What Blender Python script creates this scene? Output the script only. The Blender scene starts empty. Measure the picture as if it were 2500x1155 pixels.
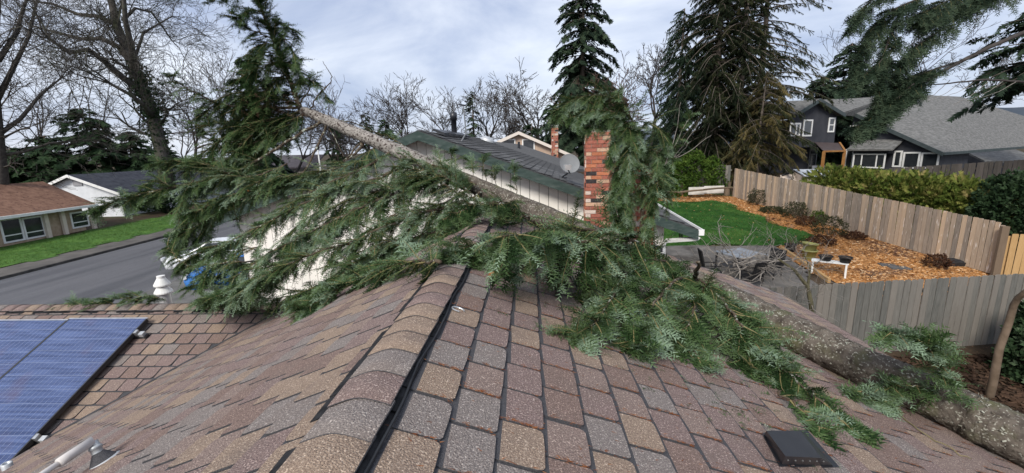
import bpy, math, random
import numpy as np
from mathutils import Vector, Matrix
R = math.radians
rng = np.random.default_rng(7)
random.seed(7)
scene = bpy.context.scene
COL = scene.collection

# ------------------------------------------------------------------ camera (origin of the scene is the camera)
TH, FPX, RO = R(11.5), 1050.0, R(1.3)
cam_d = bpy.data.cameras.new('camera'); cam = bpy.data.objects.new('camera', cam_d); COL.objects.link(cam)
cam_d.sensor_width = 36.0; cam_d.lens = FPX / 2500 * 36.0
cam_d.clip_start = 0.05; cam_d.clip_end = 3000
cam.matrix_world = Matrix.Rotation(math.pi / 2 - TH, 4, 'X') @ Matrix.Rotation(-RO, 4, 'Z')
scene.camera = cam
scene.render.resolution_x, scene.render.resolution_y = 1024, 473

# ------------------------------------------------------------------ sky, sun, exposure
SUN_EL, SUN_AZ = R(40), R(205)          # azimuth measured clockwise from +Y
world = bpy.data.worlds.new('World'); scene.world = world; world.use_nodes = True
nt = world.node_tree; nt.nodes.clear()
def wn(t, **k):
    n = nt.nodes.new(t)
    for a, v in k.items(): setattr(n, a, v)
    return n
sky = wn('ShaderNodeTexSky', sky_type='NISHITA', sun_disc=False)
sky.sun_elevation = SUN_EL; sky.sun_rotation = SUN_AZ
sky.air_density = 1.0; sky.dust_density = 2.0; sky.ozone_density = 1.5
tc = wn('ShaderNodeTexCoord'); mp = wn('ShaderNodeMapping'); mp.inputs['Scale'].default_value = (1.0, 1.0, 2.6)
mp.inputs['Rotation'].default_value = (0.0, 0.25, 0.6)
nz = wn('ShaderNodeTexNoise'); nz.inputs['Scale'].default_value = 2.3; nz.inputs['Detail'].default_value = 7; nz.inputs['Roughness'].default_value = 0.56
nz.inputs['Distortion'].default_value = 0.35
rp = wn('ShaderNodeValToRGB'); rp.color_ramp.elements[0].position = 0.34; rp.color_ramp.elements[1].position = 0.70
rp.color_ramp.elements[0].color = (2.55, 3.0, 4.15, 1); rp.color_ramp.elements[1].color = (5.9, 6.15, 6.6, 1)
mx = wn('ShaderNodeMixRGB'); mx.inputs[0].default_value = 0.86
bg = wn('ShaderNodeBackground'); bg.inputs['Strength'].default_value = 0.075
wo = wn('ShaderNodeOutputWorld')
L = nt.links.new
L(tc.outputs['Generated'], mp.inputs[0]); L(mp.outputs[0], nz.inputs['Vector']); L(nz.outputs['Fac'], rp.inputs[0])
L(sky.outputs[0], mx.inputs[1]); L(rp.outputs[0], mx.inputs[2]); L(mx.outputs[0], bg.inputs[0]); L(bg.outputs[0], wo.inputs[0])
sd = bpy.data.lights.new('sun', 'SUN'); sd.energy = 1.5; sd.angle = R(18); sd.color = (1.0, 0.95, 0.87)
sun = bpy.data.objects.new('sun', sd); COL.objects.link(sun)
_sv = Vector((math.sin(SUN_AZ) * math.cos(SUN_EL), math.cos(SUN_AZ) * math.cos(SUN_EL), math.sin(SUN_EL)))
sun.rotation_euler = _sv.to_track_quat('Z', 'Y').to_euler(); sun.location = (0, 0, 30)
vs = scene.view_settings
vs.view_transform = 'Standard'; vs.look = 'None'; vs.gamma = 1.0; vs.exposure = 1.3; vs.use_curve_mapping = False
scene.cycles.max_bounces = 6; scene.cycles.transparent_max_bounces = 6
scene.cycles.use_denoising = True

# ------------------------------------------------------------------ picture ray -> place
def ray(px, py):
    X, Y = px - 1250, py - 577.5
    c, s = math.cos(RO), math.sin(RO)
    u = (X * c - Y * s) / FPX; v = -(X * s + Y * c) / FPX
    c, s = math.cos(TH), math.sin(TH)
    return np.array([u, c + v * s, -s + v * c])
def at(px, py, Y):
    r = ray(px, py); return r * (Y / r[1])
def atx(px, py, X):
    r = ray(px, py); return r * (X / r[0])
def atz(px, py, z):
    r = ray(px, py); return r * (z / r[2])
def proj(P):
    P = np.asarray(P, float); c, s = math.cos(TH), math.sin(TH)
    zc = P[..., 1] * c - P[..., 2] * s; v = P[..., 1] * s + P[..., 2] * c
    u = P[..., 0] / zc * FPX; w = -v / zc * FPX
    c, s = math.cos(RO), math.sin(RO)
    return np.stack([1250 + u * c + w * s, 577.5 - u * s + w * c, zc], -1)
_GY = [-40, 9.6, 13.5, 26, 33, 45, 80, 400]; _GR = [-5.0, -5.0, -4.4, -3.15, -2.3, -2.0, -1.6, -1.6]
_CY = [-40, 4, 12, 30, 80, 400]; _GC = [-4.75, -4.75, -4.45, -4.2, -3.2, -2.6]
_LY = [-40, 30, 60, 120, 400]; _GL = [-5.9, -5.9, -5.6, -4.6, -3.6]
def sm(t):
    t = np.clip(t, 0, 1); return t * t * (3 - 2 * t)
def g(x, y):
    x = np.asarray(x, float); y = np.asarray(y, float)
    r_, c_, l_ = np.interp(y, _GY, _GR), np.interp(y, _CY, _GC), np.interp(y, _LY, _GL)
    wl = sm((-x - 6) / 8.0); wr = sm((x - 3.2) / 3.5)
    return l_ * wl + (1 - wl) * (r_ * wr + c_ * (1 - wr))
def gh(px, py):
    r = ray(px, py); lo, hi = 3.0, 300.0
    ts = np.linspace(4, 220, 4000); P = ts[:, None] * r
    k = np.argmax(P[:, 2] < g(P[:, 0], P[:, 1]))
    return P[k]

# ------------------------------------------------------------------ object helpers
def tag(o, label=None, cat=None, group=None, kind=None):
    if label: o['label'] = label
    if cat: o['category'] = cat
    if group: o['group'] = group
    if kind: o['kind'] = kind
    return o
def attach(o, parent):
    if parent is not None:
        o.parent = parent
        w = parent.get('_w')
        o.matrix_parent_inverse = Matrix.Translation(-Vector(w)) if w else Matrix.Identity(4)
def link(name, me, parent=None):
    o = bpy.data.objects.new(name, me); COL.objects.link(o); attach(o, parent); return o
def thing(name, label, cat, loc=(0, 0, 0), group=None):
    o = bpy.data.objects.new(name, None); COL.objects.link(o); o.location = loc; o['_w'] = [float(v) for v in loc]
    o.empty_display_size = 0.2
    return tag(o, label, cat, group)
def npmesh(name, V, F, mats, mi=None, smooth=False, attr=None):
    """V (n,3); F list of faces or (m,k) int array"""
    me = bpy.data.meshes.new(name)
    V = np.ascontiguousarray(V, np.float32)
    if isinstance(F, np.ndarray):
        m, k = F.shape
        me.vertices.add(len(V)); me.vertices.foreach_set('co', V.ravel())
        me.loops.add(m * k); me.loops.foreach_set('vertex_index', np.ascontiguousarray(F, np.int32).ravel())
        me.polygons.add(m); me.polygons.foreach_set('loop_start', np.arange(0, m * k, k, dtype=np.int32))
        me.polygons.foreach_set('loop_total', np.full(m, k, np.int32))
        me.update(calc_edges=True)
    else:
        me.from_pydata(V.tolist(), [], F); me.update()
    for m_ in (mats if isinstance(mats, (list, tuple)) else [mats]): me.materials.append(m_)
    if mi is not None: me.polygons.foreach_set('material_index', np.asarray(mi, np.int32))
    if smooth: me.polygons.foreach_set('use_smooth', np.ones(len(me.polygons), bool))
    if attr is not None:
        a = me.attributes.new('tint', 'FLOAT', 'POINT'); a.data.foreach_set('value', np.ascontiguousarray(attr, np.float32))
    return me
class MB:
    def __init__(s): s.v = []; s.f = []; s.m = []
    def poly(s, pts, mi=0):
        b = len(s.v); s.v += [tuple(map(float, p)) for p in pts]; s.f.append(list(range(b, b + len(pts)))); s.m.append(mi); return s
    def hexa(s, p8, mi=0):
        """p8: bottom four (ccw from above), top four"""
        b = len(s.v); s.v += [tuple(map(float, p)) for p in p8]
        for q in ((3, 2, 1, 0), (4, 5, 6, 7), (0, 1, 5, 4), (1, 2, 6, 5), (2, 3, 7, 6), (3, 0, 4, 7)):
            s.f.append([b + i for i in q]); s.m.append(mi)
        return s
    def box(s, c, sx, sy, sz, rz=0.0, mi=0, M=None):
        P = []
        for z in (-.5, .5):
            for x, y in ((-.5, -.5), (.5, -.5), (.5, .5), (-.5, .5)):
                P.append(Vector((x * sx, y * sy, z * sz)))
        M = M if M is not None else Matrix.Rotation(rz, 3, 'Z')
        return s.hexa([M @ p + Vector(c) for p in P], mi)
    def slab(s, poly, t, mi=0, up=(0, 0, 1)):
        """polygon thickened downward by t along -up"""
        n = len(poly); b = len(s.v); u = np.array(up, float) * t
        s.v += [tuple(map(float, p)) for p in poly] + [tuple(map(float, np.array(p) - u)) for p in poly]
        s.f.append([b + i for i in range(n)]); s.m.append(mi)
        s.f.append([b + n + i for i in range(n)][::-1]); s.m.append(mi)
        for i in range(n):
            j = (i + 1) % n; s.f.append([b + j, b + i, b + n + i, b + n + j]); s.m.append(mi)
        return s
    def tube(s, pts, rad, n=8, mi=0, caps=True):
        pts = [Vector(p) for p in pts]; rad = rad if hasattr(rad, '__len__') else [rad] * len(pts)
        b = len(s.v); pr = None
        for i, p in enumerate(pts):
            d = (pts[min(i + 1, len(pts) - 1)] - pts[max(i - 1, 0)]).normalized()
            if pr is None: a = d.orthogonal().normalized()
            else: a = (pr - d * pr.dot(d)).normalized()
            pr = a; c = d.cross(a)
            for k in range(n):
                t = 2 * math.pi * k / n; s.v.append(tuple(p + (a * math.cos(t) + c * math.sin(t)) * rad[i]))
        for i in range(len(pts) - 1):
            for k in range(n):
                s.f.append([b + i * n + k, b + i * n + (k + 1) % n, b + (i + 1) * n + (k + 1) % n, b + (i + 1) * n + k]); s.m.append(mi)
        if caps:
            s.f.append([b + k for k in range(n)][::-1]); s.m.append(mi)
            s.f.append([b + (len(pts) - 1) * n + k for k in range(n)]); s.m.append(mi)
        return s
    def lathe(s, c, prof, n=20, mi=0, axis=(0, 0, 1)):
        q = Vector((0, 0, 1)).rotation_difference(Vector(axis)); b = len(s.v); c = Vector(c)
        for r, z in prof:
            for k in range(n):
                t = 2 * math.pi * k / n; s.v.append(tuple(q @ Vector((r * math.cos(t), r * math.sin(t), z)) + c))
        for i in range(len(prof) - 1):
            for k in range(n):
                s.f.append([b + i * n + k, b + i * n + (k + 1) % n, b + (i + 1) * n + (k + 1) % n, b + (i + 1) * n + k]); s.m.append(mi)
        return s
    def build(s, name, mats, parent=None, smooth=False, recenter=False):
        me = npmesh(name, np.array(s.v, np.float32), s.f, mats, s.m, smooth)
        return link(name, me, parent)
def tubes_np(segs, n=4):
    """segs: (m,8) p0,p1,r0,r1 -> verts, quads"""
    S = np.asarray(segs, float); p0, p1 = S[:, 0:3], S[:, 3:6]; r0, r1 = S[:, 6], S[:, 7]
    d = p1 - p0; d /= np.maximum(np.linalg.norm(d, axis=1, keepdims=True), 1e-9)
    ref = np.where(np.abs(d[:, 2:3]) > .9, np.array([[1., 0, 0]]), np.array([[0., 0, 1]]))
    a = np.cross(d, ref); a /= np.linalg.norm(a, axis=1, keepdims=True); c = np.cross(d, a)
    th = np.arange(n) * 2 * np.pi / n
    ring = a[:, None, :] * np.cos(th)[None, :, None] + c[:, None, :] * np.sin(th)[None, :, None]
    V = np.concatenate([p0[:, None] + ring * r0[:, None, None], p1[:, None] + ring * r1[:, None, None]], 1)
    b = (np.arange(len(S)) * 2 * n)[:, None]
    F = np.stack([np.stack([b[:, 0] + k, b[:, 0] + (k + 1) % n, b[:, 0] + n + (k + 1) % n, b[:, 0] + n + k], -1) for k in range(n)], 1)
    return V.reshape(-1, 3), F.reshape(-1, 4)

# ------------------------------------------------------------------ materials
MATS = {}
def mat(name, c1, c2=None, scale=8.0, rough=0.85, lo=0.35, hi=0.65, detail=5, bump=0.0, bscale=None, coord='pos', stretch=(1, 1, 1),
        rnd=0.0, rndc=None, c3=None, s3=40.0, t3=(0.55, 0.65), spec=0.12, metal=0.0, extra=None, dist=0.0, c4=None, s4=3.0, t4=(0.5, 0.6)):
    if name in MATS: return MATS[name]
    m = bpy.data.materials.new(name); m.use_nodes = True; MATS[name] = m
    t = m.node_tree; N = t.nodes; K = t.links.new; b = N['Principled BSDF']
    b.inputs['Roughness'].default_value = rough; b.inputs['Metallic'].default_value = metal; b.inputs['Specular IOR Level'].default_value = spec
    if c2 is None and c3 is None and rnd == 0:
        b.inputs['Base Color'].default_value = (*c1, 1); return m
    if coord == 'pos': src = N.new('ShaderNodeNewGeometry').outputs['Position']
    else: src = N.new('ShaderNodeTexCoord').outputs['Object' if coord == 'obj' else 'Generated']
    oi = N.new('ShaderNodeObjectInfo')
    mpn = N.new('ShaderNodeMapping'); mpn.inputs['Scale'].default_value = stretch; K(src, mpn.inputs[0])
    vec = mpn.outputs[0]
    if coord == 'obj':
        ad = N.new('ShaderNodeVectorMath'); ad.operation = 'ADD'
        ml = N.new('ShaderNodeMath'); ml.operation = 'MULTIPLY'; ml.inputs[1].default_value = 53.0; K(oi.outputs['Random'], ml.inputs[0])
        K(vec, ad.inputs[0]); K(ml.outputs[0], ad.inputs[1]); vec = ad.outputs[0]
    def noise(sc, de=detail):
        n = N.new('ShaderNodeTexNoise'); n.inputs['Scale'].default_value = sc; n.inputs['Detail'].default_value = de; n.inputs['Distortion'].default_value = dist
        K(vec, n.inputs['Vector']); return n.outputs['Fac']
    def ramp(fac, a, z):
        r = N.new('ShaderNodeMapRange'); r.inputs['From Min'].default_value = a; r.inputs['From Max'].default_value = z; K(fac, r.inputs['Value']); return r.outputs[0]
    def mixc(f, A, B):
        x = N.new('ShaderNodeMixRGB')
        if isinstance(f, float): x.inputs[0].default_value = f
        else: K(f, x.inputs[0])
        for i, c in ((1, A), (2, B)):
            if isinstance(c, tuple): x.inputs[i].default_value = (*c, 1)
            else: K(c, x.inputs[i])
        return x.outputs[0]
    col = mixc(ramp(noise(scale), lo, hi), tuple(c1), tuple(c2 or c1))
    if rndc is not None: col = mixc(oi.outputs['Random'], col, mixc(0.75, col, tuple(rndc)))
    if c4 is not None: col = mixc(ramp(noise(s4, 4), *t4), col, tuple(c4))
    if c3 is not None: col = mixc(ramp(noise(s3, 3), *t3), col, tuple(c3))
    if rnd:
        r = N.new('ShaderNodeMapRange'); r.inputs['To Min'].default_value = 1 - rnd; r.inputs['To Max'].default_value = 1 + rnd; K(oi.outputs['Random'], r.inputs['Value'])
        h = N.new('ShaderNodeHueSaturation'); K(r.outputs[0], h.inputs['Value']); K(col, h.inputs['Color']); col = h.outputs[0]
    K(col, b.inputs['Base Color'])
    if bump:
        bn = N.new('ShaderNodeBump'); bn.inputs['Strength'].default_value = bump; bn.inputs['Distance'].default_value = 0.02
        K(noise(bscale or scale * 2, 6), bn.inputs['Height']); K(bn.outputs[0], b.inputs['Normal'])
    return m
def foliage_mat(name, cols, rough=0.7, transl=0.18, nsc=1.5):
    """cols: list of (pos, rgb) along the per-sprig tint"""
    m = bpy.data.materials.new(name); m.use_nodes = True; MATS[name] = m
    t = m.node_tree; N = t.nodes; K = t.links.new; b = N['Principled BSDF']
    b.inputs['Roughness'].default_value = rough; b.inputs['Specular IOR Level'].default_value = 0.07
    a = N.new('ShaderNodeAttribute'); a.attribute_name = 'tint'
    cr = N.new('ShaderNodeValToRGB'); e = cr.color_ramp.elements
    e[0].position, e[0].color = cols[0][0], (*cols[0][1], 1); e[1].position, e[1].color = cols[-1][0], (*cols[-1][1], 1)
    for p, c in cols[1:-1]:
        q = e.new(p); q.color = (*c, 1)
    K(a.outputs['Fac'], cr.inputs[0]); K(cr.outputs[0], b.inputs['Base Color'])
    tr = N.new('ShaderNodeBsdfTranslucent'); K(cr.outputs[0], tr.inputs['Color'])
    mxs = N.new('ShaderNodeMixShader'); mxs.inputs[0].default_value = transl
    K(b.outputs[0], mxs.inputs[1]); K(tr.outputs[0], mxs.inputs[2]); K(mxs.outputs[0], N['Material Output'].inputs[0])
    return m
def emit_free_glass(name, c, rough=0.06):
    m = mat(name, c, rough=rough, spec=0.6); return m

# shared materials
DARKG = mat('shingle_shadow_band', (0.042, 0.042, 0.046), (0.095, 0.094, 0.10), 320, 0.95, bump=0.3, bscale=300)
def shing(nm, c, c2, sp):
    return mat('shingle_' + nm, c, c2, 230, 0.95, 0.40, 0.60, 3, bump=0.8, bscale=190, c3=sp, s3=165, t3=(0.57, 0.69), c4=(0.20, 0.155, 0.135), s4=5.5, t4=(0.5, 0.9))
SH = [shing('tan', (0.232, 0.170, 0.131), (0.371, 0.280, 0.213), (0.688, 0.550, 0.433)),
      shing('mauve', (0.175, 0.126, 0.116), (0.290, 0.213, 0.194), (0.591, 0.472, 0.424)),
      shing('grey', (0.182, 0.157, 0.146), (0.293, 0.254, 0.234), (0.591, 0.525, 0.474)),
      shing('brown', (0.167, 0.117, 0.101), (0.270, 0.193, 0.166), (0.554, 0.420, 0.348)),
      shing('dusty', (0.194, 0.144, 0.126), (0.314, 0.236, 0.205), (0.617, 0.497, 0.424))]
SHW = [0.22, 0.27, 0.17, 0.18, 0.16]
BLACK = mat('black_plastic', (0.012, 0.012, 0.013), (0.03, 0.03, 0.032), 30, 0.6, bump=0.2)
BLACKMETAL = mat('black_painted_metal', (0.018, 0.020, 0.026), (0.026, 0.028, 0.034), 6, 0.38, spec=0.5)
WHITE = mat('white_paint', (0.72, 0.72, 0.70), (0.80, 0.80, 0.79), 3, 0.6)
ALU = mat('bare_aluminium', (0.45, 0.46, 0.47), (0.6, 0.6, 0.6), 15, 0.35, metal=0.8)
GALV = mat('galvanised_metal', (0.42, 0.44, 0.45), (0.55, 0.56, 0.57), 12, 0.45, metal=0.4)
GLASS = mat('dark_window_glass', (0.02, 0.023, 0.027), (0.035, 0.04, 0.045), 2, 0.08, spec=0.7)

# ================================================================== our house: roof with slate-look shingles
YAW = R(2.6); H = 0.70; PR, PL = 0.36, 0.46; XR = -0.49
dv = np.array([math.sin(YAW), math.cos(YAW), 0.0]); nv = np.array([math.cos(YAW), -math.sin(YAW), 0.0]); UZ = np.array([0, 0, 1.0])
O0 = nv * XR + np.array([0, 0, -H])                     # ridge at s = 0
S_FAR, A_EAVE, S_NEAR = 6.37, 4.2, -1.6
A0, S0, ZW = 2.48, 4.95, -0.70 - 0.46 * 2.48            # where the side wing's ridge meets the left slope
JW = O0 - nv * A0 + dv * S0; JW[2] = ZW
def onR(px, py, up=0.0):                                # pixel -> point above the right slope
    r = ray(px, py); t = (H - up - PR * XR) / (-r[2] - PR * np.dot(r, nv)); return r * t
def onL(px, py, up=0.0):
    r = ray(px, py); t = (H - up + PL * XR) / (-r[2] + PL * np.dot(r, nv)); return r * t
def onW(px, py, up=0.0):
    r = ray(px, py); t = (ZW + up - PL * S0) / (r[2] - PL * np.dot(r, dv)); return r * t
def unit(v): v = np.asarray(v, float); return v / np.linalg.norm(v)
house = thing('house', 'foreground house with tan, grey and mauve slate-look shingles and long ridge', 'house', (0.3, 2.0, -4.75))

EXPO, TABW = 0.14, 0.186
def tab_mesh(k, var, band=1.0):
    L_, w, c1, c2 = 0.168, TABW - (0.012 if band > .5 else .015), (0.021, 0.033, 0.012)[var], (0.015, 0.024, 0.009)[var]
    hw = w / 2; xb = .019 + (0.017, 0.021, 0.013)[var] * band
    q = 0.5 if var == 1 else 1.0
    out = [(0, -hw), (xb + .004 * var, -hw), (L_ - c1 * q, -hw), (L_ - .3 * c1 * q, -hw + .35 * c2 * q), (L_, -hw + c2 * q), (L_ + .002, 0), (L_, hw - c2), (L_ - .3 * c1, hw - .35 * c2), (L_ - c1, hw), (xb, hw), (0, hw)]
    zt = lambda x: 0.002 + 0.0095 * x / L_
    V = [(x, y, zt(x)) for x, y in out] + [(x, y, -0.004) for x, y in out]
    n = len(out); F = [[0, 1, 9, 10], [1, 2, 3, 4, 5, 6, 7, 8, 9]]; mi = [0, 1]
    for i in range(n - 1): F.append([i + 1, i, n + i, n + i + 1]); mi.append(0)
    return np.array(V), F, mi
TABS = {}
for k in range(5):
    for v_ in range(3):
        for bn_ in (0, 1):
            V, F, mi = tab_mesh(k, v_, 1.0 if bn_ == 0 else .18)
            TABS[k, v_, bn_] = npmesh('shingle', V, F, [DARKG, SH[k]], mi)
TABGEO = [[tab_mesh(0, v_, 1.0), tab_mesh(0, v_, .18)] for v_ in range(3)]
tab_list = []      # (slope index, matrix, k, var, weight)
def lay(slope_i, O, D, W, rows, rng_fn):
    N_ = unit(np.cross(D, W));
    if N_[2] < 0: N_ = -N_
    Wt = np.cross(N_, D)
    for i, Lb in enumerate(rows):
        lo, hi = rng_fn(i, Lb)
        off = (0.5 * (i % 2) + rng.uniform(-.06, .06)) * TABW
        j0, j1 = int(math.floor(lo / TABW)) - 1, int(math.ceil(hi / TABW)) + 1
        for j in range(j0, j1):
            w_ = j * TABW + off
            if w_ < lo or w_ > hi: continue
            k = rng.choice(5, p=SHW); var = rng.integers(3)
            P = O + D * (Lb - 0.168) + W * (w_ + rng.uniform(-.004, .004)) + N_ * rng.uniform(0.0, .002)
            a = rng.uniform(-.012, .012)
            M = np.eye(4); ca, sa = math.cos(a), math.sin(a)
            M[:3, 0] = D * ca + Wt * sa; M[:3, 1] = Wt * ca - D * sa; M[:3, 2] = N_; M[:3, 3] = P
            c = P + D * 0.1; q = proj(c)
            wt = 0.0
            if q[2] > .25 and -60 < q[0] < 2560 and -40 < q[1] < 1215:
                wt = abs(np.dot(N_, unit(c))) / q[2] ** 2
            tab_list.append((slope_i, M, int(k), int(var), wt))
kR, kL = math.sqrt(1 + PR ** 2), math.sqrt(1 + PL ** 2)
DR = unit(nv - UZ * PR); DL = unit(-nv - UZ * PL); DWn = unit(-dv - UZ * PL); DWf = unit(dv - UZ * PL)
rowsR = [(0.236 + EXPO * i) * kR for i in range(29)]
rowsL = [(0.20 + EXPO * i) * kL for i in range(30)]
rowsW = [(0.13 + EXPO * i) * kL for i in range(27)]
lay(0, O0, DR, dv, rowsR, lambda i, Lb: (-1.0, S_FAR - .1))
def rngL(i, Lb):
    a = Lb / kL
    return (-1.0, S_FAR - .1) if a < A0 + .1 else (-1.0, S0 - (a - A0) + .12)
lay(1, O0, DL, dv, rowsL, rngL)
lay(2, JW, DWn, -nv, rowsW, lambda i, Lb: (Lb / kL - .12, 5.6))
NAMES = []
def sheet4(name, P, parent, m, t=0.05):
    return MB().slab(P, t, 0).build(name, m, parent)
pt = lambda O, D, Lh, W, w: O + D * Lh + W * w
slopes = [
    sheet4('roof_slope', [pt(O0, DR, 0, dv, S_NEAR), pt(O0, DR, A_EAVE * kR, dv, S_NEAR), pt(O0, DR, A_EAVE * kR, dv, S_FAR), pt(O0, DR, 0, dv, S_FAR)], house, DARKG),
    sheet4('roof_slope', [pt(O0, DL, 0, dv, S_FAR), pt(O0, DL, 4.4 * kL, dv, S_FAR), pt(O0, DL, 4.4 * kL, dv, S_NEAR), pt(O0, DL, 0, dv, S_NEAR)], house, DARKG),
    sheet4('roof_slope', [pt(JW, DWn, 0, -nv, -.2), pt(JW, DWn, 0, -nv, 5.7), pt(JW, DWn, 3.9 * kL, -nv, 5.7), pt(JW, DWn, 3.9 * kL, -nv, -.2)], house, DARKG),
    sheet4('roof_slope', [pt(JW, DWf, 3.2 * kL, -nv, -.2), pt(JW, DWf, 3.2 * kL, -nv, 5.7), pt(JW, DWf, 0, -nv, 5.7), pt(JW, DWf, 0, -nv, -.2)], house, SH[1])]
order = sorted(range(len(tab_list)), key=lambda i: -tab_list[i][4])
single = set(order[:300])
Vs = {i: [] for i in range(3)}; Fs = {i: [] for i in range(3)}; Ms = {i: [] for i in range(3)}; nb = {i: 0 for i in range(3)}
for idx, (si, M, k, var, wt) in enumerate(tab_list):
    if idx in single:
        o = link('shingle', TABS[k, var, min(si, 1)], slopes[si]); o.matrix_basis = Matrix(M.tolist())
    else:
        V, F, mi = TABGEO[var][min(si, 1)]
        Vs[si].append(V @ M[:3, :3].T + M[:3, 3]); b = nb[si]
        Fs[si] += [[b + q for q in f] for f in F]; Ms[si] += [0 if q == 0 else k + 1 for q in mi]; nb[si] += len(V)
for si in range(3):
    me = npmesh('shingle_field', np.concatenate(Vs[si]), Fs[si], [DARKG] + SH, Ms[si])
    o = link('shingle_field', me, slopes[si]); o['kind'] = 'stuff'

# ---- ridge vent and caps
def cap_mesh(k, pl, pr, ln=0.185, hw=0.091):
    us = np.linspace(-hw, hw, 11); V = []
    def z(u):
        p_ = pl if u < 0 else pr; r_ = 0.035
        return -(p_ * (math.sqrt(u * u + r_ * r_) - r_))
    for y, dz in ((0.0, 0.0055), (ln * .5, 0.0030), (ln, 0.0)):
        for u in us: V.append((u, y, z(u) + dz))
    n = len(us)
    F = []; mi = []
    for j in range(2):
        for i in range(n - 1): F.append([j * n + i, j * n + i + 1, (j + 1) * n + i + 1, (j + 1) * n + i]); mi.append(1)
    b = len(V)
    for u in us: V.append((u, 0.0, z(u) + 0.0025))
    for i in range(n - 1): F.append([b + i, b + i + 1, i + 1, i]); mi.append(0)
    for side in (0, n - 1):
        b2 = len(V)
        for y, dz in ((0.0, .001), (ln, -.008)): V.append((us[side], y, z(us[side]) + dz))
        F.append([side, b2, b2 + 1, 2 * n + side] if side else [side, 2 * n + side, b2 + 1, b2]); mi.append(0)
    return npmesh('ridge_cap', np.array(V), F, [DARKG, SH[k]], mi, smooth=True)
CAP = [cap_mesh(k, PL, PR) for k in range(5)]; CAPW = [cap_mesh(k, PL, PL, hw=0.11) for k in range(5)]
def caps(O, along, side, n, step, meshes, start):
    for i in range(n):
        k = int(rng.choice(5, p=[.34, .26, .16, .14, .10]))
        o = link('ridge_cap', meshes[k], house)
        M = np.eye(4); M[:3, 0] = side; M[:3, 1] = along; M[:3, 2] = UZ; M[:3, 3] = O + along * (start + i * step) + UZ * (0.023 + rng.uniform(-.001, .001))
        o.matrix_basis = Matrix(M.tolist()) @ Matrix.Rotation(rng.uniform(-.02, .02), 4, 'Z')
caps(O0, dv, nv, 45, 0.152, CAP, -0.45)
caps(JW, -nv, dv, 34, 0.152, CAPW, 0.06)     # side wing
def vent_strip(O, along, side, D, s0, s1, off):
    b = MB(); n = int((s1 - s0) / .12); rr = random.Random(3)
    for i in range(n):
        a0_, a1_ = s0 + (s1 - s0) * i / n, s0 + (s1 - s0) * (i + .97) / n
        w = off + rr.uniform(0, .012); hgt = .012 + rr.uniform(-.004, .006)
        p = [O + along * a0_ + D * .03, O + along * a0_ + D * w, O + along * a1_ + D * w, O + along * a1_ + D * .03]
        N_ = UZ
        b.hexa([q for q in p] + [q + N_ * hgt for q in p])
    return b.build('ridge_vent', BLACK, house)
vent_strip(O0, dv, nv, DR, -.5, S_FAR - .05, .1015); vent_strip(O0, dv, nv, DL, -.5, S_FAR - .05, .160)  # left vent widened past the caps: black stands in for their edge shadow
vent_strip(JW, -nv, dv, DWn, .0, 5.6, .125)
cb = MB(); cp = []
for i in range(60):
    s_ = .2 + i * .095; cp.append(O0 + DR * (.108 + .006 * math.sin(i * .9)) + dv * s_ + UZ * (.016 + .004 * math.sin(i * 1.7)))
cb.tube(cp, .0045, 6); cable = cb.build('cable', mat('black_cable', (.03, .032, .036), rough=.45), house)
hk = MB(); c0 = onR(1108, 752, .012); hp = []
for i in range(14):
    t = math.pi * 2 * i / 13 * .8; hp.append(c0 + nv * (.028 * math.cos(t) + .02) + dv * (.022 * math.sin(t)) + DR * 0)
hk.tube([p + UZ * (-PR * (np.dot(p - c0, nv))) for p in hp], .004, 6).build('hook', ALU, house)
# valley strip
vb = MB(); va, vz = JW + 0, JW - nv * 3.4 - dv * 3.4 - UZ * PL * 3.4
sd_ = unit(nv - dv) * .045
vb.tube([va + UZ * .012, (va + vz) / 2 + UZ * .012, vz + UZ * .012], .016, 6); vb.build('valley_seam', DARKG, house)
# eave drip edges, gutter, walls
tb = MB()
tb.box(O0 + DR * (A_EAVE * kR - .01) + dv * 2.4 - UZ * .05, .02, S_FAR - S_NEAR, .12, -YAW)
tb.build('fascia', mat('brown_fascia', (.10, .085, .07), (.14, .12, .1), 5), house)
wl = MB(); WM = mat('house_siding', (.42, .39, .34), (.5, .46, .4), 2)
e = lambda a, s, z: nv * (XR + a) + dv * s + UZ * z
wl.hexa([e(-3.9, -1.4, -5), e(3.7, -1.4, -5), e(3.7, 6.0, -5), e(-3.9, 6.0, -5), e(-3.9, -1.4, -2.62), e(3.7, -1.4, -2.16), e(3.7, 6.0, -2.16), e(-3.9, 6.0, -2.62)])
wl.poly([e(-3.9, 6.0, -2.6), e(3.7, 6.0, -2.15), e(0, 6.0, -.83)][::-1])
wl.hexa([e(-8, 1.3, -5.6), e(-2.5, 1.3, -5.6), e(-2.5, 7.7, -5.6), e(-8, 7.7, -5.6), e(-8, 1.3, -3.62), e(-2.5, 1.3, -3.62), e(-2.5, 7.7, -3.2), e(-8, 7.7, -3.2)])
wl.build('wall', WM, house)

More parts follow.
